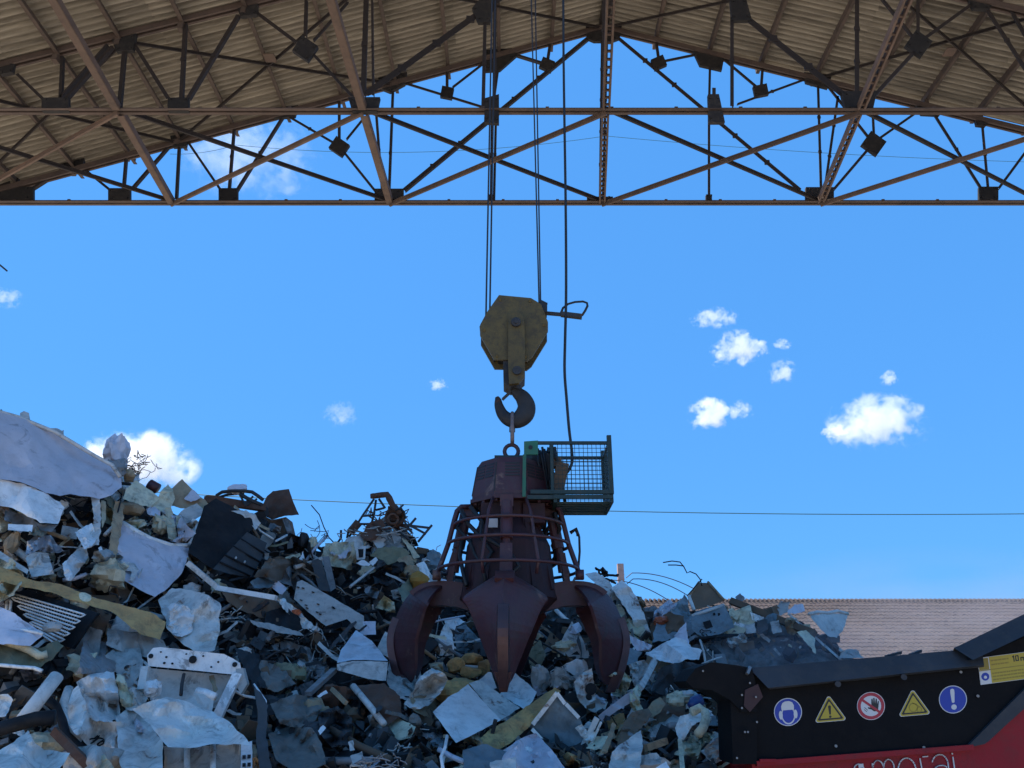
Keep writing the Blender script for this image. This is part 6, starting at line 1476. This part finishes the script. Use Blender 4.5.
# crumbs too small to tell apart
def litter(name, mat, n, seed, smin, smax, cond):
    r = random.Random(seed); m = MB(); k = 0
    while k < n:
        px, py = r.uniform(-60, 850), r.uniform(415, 790)
        if py < crest(px) + 1 or (px > 735 and py > 655) or not cond(px, py): continue
        k += 1
        c = P(px, py, Yd(px, py) + r.uniform(-.12, .34)); s = r.uniform(smin, smax)
        rot = Matrix.Rotation(r.uniform(0, 6.28), 3, Vector((r.gauss(0, 1), r.gauss(0, 1), r.gauss(0, 1))).normalized())
        t = r.random()
        if t < .5:                                          # bent flake: two thin wedges sharing a crease
            a, b = s * r.uniform(.5, 1), s * r.uniform(.3, .8); h = s * r.uniform(-.4, .4); q = s * .05
            vs = [Vector(v) for v in ((-a, -b, h), (0, -b * .8, 0), (a, -b * r.uniform(.4, 1.1), h * .5), (a * r.uniform(.6, 1), b, h * .7), (0, b, 0), (-a, b * .7, h))]
            vs = vs + [v + Vector((0, 0, -q)) for v in vs]
            m.raw([c + rot @ v for v in vs], [(0, 1, 4, 5), (1, 2, 3, 4), (11, 10, 7, 6), (10, 9, 8, 7), (0, 6, 7, 1), (1, 7, 8, 2), (2, 8, 9, 3), (3, 9, 10, 4), (4, 10, 11, 5), (5, 11, 6, 0)])
        elif t < .75: m.box(c, (s * r.uniform(1, 3), s * r.uniform(.1, .3), s * r.uniform(.1, .4)), rot)
        else: m.box(c, (s, s * r.uniform(.4, 1), s * r.uniform(.3, .8)), rot)
    o = m.build(name, M[mat]); tag(o, kind='stuff'); return o
litter('scrap_litter', 'dark', 1100, 1, .04, .18, lambda x, y: True)
litter('scrap_litter', 'slate', 500, 2, .04, .18, lambda x, y: 190 < x < 640)
litter('scrap_litter', 'brown', 600, 3, .04, .17, lambda x, y: True)
litter('scrap_litter', 'grey', 420, 4, .04, .17, lambda x, y: True)
litter('scrap_litter', 'lgrey', 420, 5, .02, .075, lambda x, y: True)
litter('scrap_litter', 'white', 420, 6, .02, .08, lambda x, y: x < 240 or x > 400)
litter('scrap_litter', 'cream', 320, 7, .02, .08, lambda x, y: x < 210 or x > 420)
litter('scrap_litter', 'tan', 380, 8, .02, .08, lambda x, y: True)
def wires(n, seed, mat, rad):
    r = random.Random(seed); m = MB()
    for _ in range(n):
        px, py = r.uniform(-30, 740), r.uniform(470, 780)
        if py < crest(px): continue
        pts = []; dx, dy = r.uniform(-6, 6), r.uniform(-4, 4)
        for s_ in range(7):
            pts.append(P(px, py, Yd(px, py) + r.uniform(-.12, .1))); px += dx; py += dy; dx += r.gauss(0, 2); dy += r.gauss(0, 2)
        m.tube(pts, rad, 4, False)
    tag(m.build('loose_wires', M[mat], smooth=True), kind='stuff')
wires(170, 9, 'black', .008); wires(90, 10, 'lgrey', .006)

# ------------------------------------------------------------------ dust drifting up behind the hopper
dm, N, L, b = newmat('dust_air'); N.remove(b)
tc = N.new('ShaderNodeTexCoord'); nz_ = N.new('ShaderNodeTexNoise'); nz_.inputs['Scale'].default_value = 2.2; nz_.inputs['Detail'].default_value = 4
L.new(tc.outputs['Object'], nz_.inputs['Vector'])
gr = N.new('ShaderNodeVectorMath'); gr.operation = 'LENGTH'; L.new(tc.outputs['Object'], gr.inputs[0])
f1 = N.new('ShaderNodeMapRange'); f1.inputs['From Min'].default_value = 1.0; f1.inputs['From Max'].default_value = .2; L.new(gr.outputs['Value'], f1.inputs['Value'])
f2 = N.new('ShaderNodeMapRange'); f2.inputs['From Min'].default_value = .35; f2.inputs['From Max'].default_value = .7; L.new(nz_.outputs[0], f2.inputs['Value'])
mu = N.new('ShaderNodeMath'); mu.operation = 'MULTIPLY'; L.new(f1.outputs[0], mu.inputs[0]); L.new(f2.outputs[0], mu.inputs[1])
m2 = N.new('ShaderNodeMath'); m2.operation = 'MULTIPLY'; m2.inputs[1].default_value = 0.1; L.new(mu.outputs[0], m2.inputs[0])
pv = N.new('ShaderNodeVolumePrincipled'); pv.inputs['Color'].default_value = (.58, .58, .66, 1); L.new(m2.outputs[0], pv.inputs['Density']); L.new(pv.outputs[0], N['Material Output'].inputs['Volume'])
m = MB(); pr = [(math.sin(math.pi * i / 8) + 1e-3, -math.cos(math.pi * i / 8)) for i in range(9)]; m.lathe(pr, 18, (0, 0, 0))
o = m.build('dust_cloud', dm, origin=(0, 0, 0)); c = P(955, 628, 29); o.location = c; o.scale = (11.5, 5, 3.0); tag(o, 'thin grey dust drifting in the yard behind the hopper, before the tiled roof', 'dust', kind='stuff')
o2 = o.copy(); o2.data = o.data.copy(); o2.data.materials[0] = dm.copy(); COL.objects.link(o2); o2.location = P(800, 648, 8.6); o2.scale = (1.05, .5, .3); o2['label'] = 'low puff of grey dust over the dusty mound behind the hopper rim'
for n_ in o2.data.materials[0].node_tree.nodes:
    if n_.type == 'MATH' and abs(n_.inputs[1].default_value - .1) < 1e-4: n_.inputs[1].default_value = .9
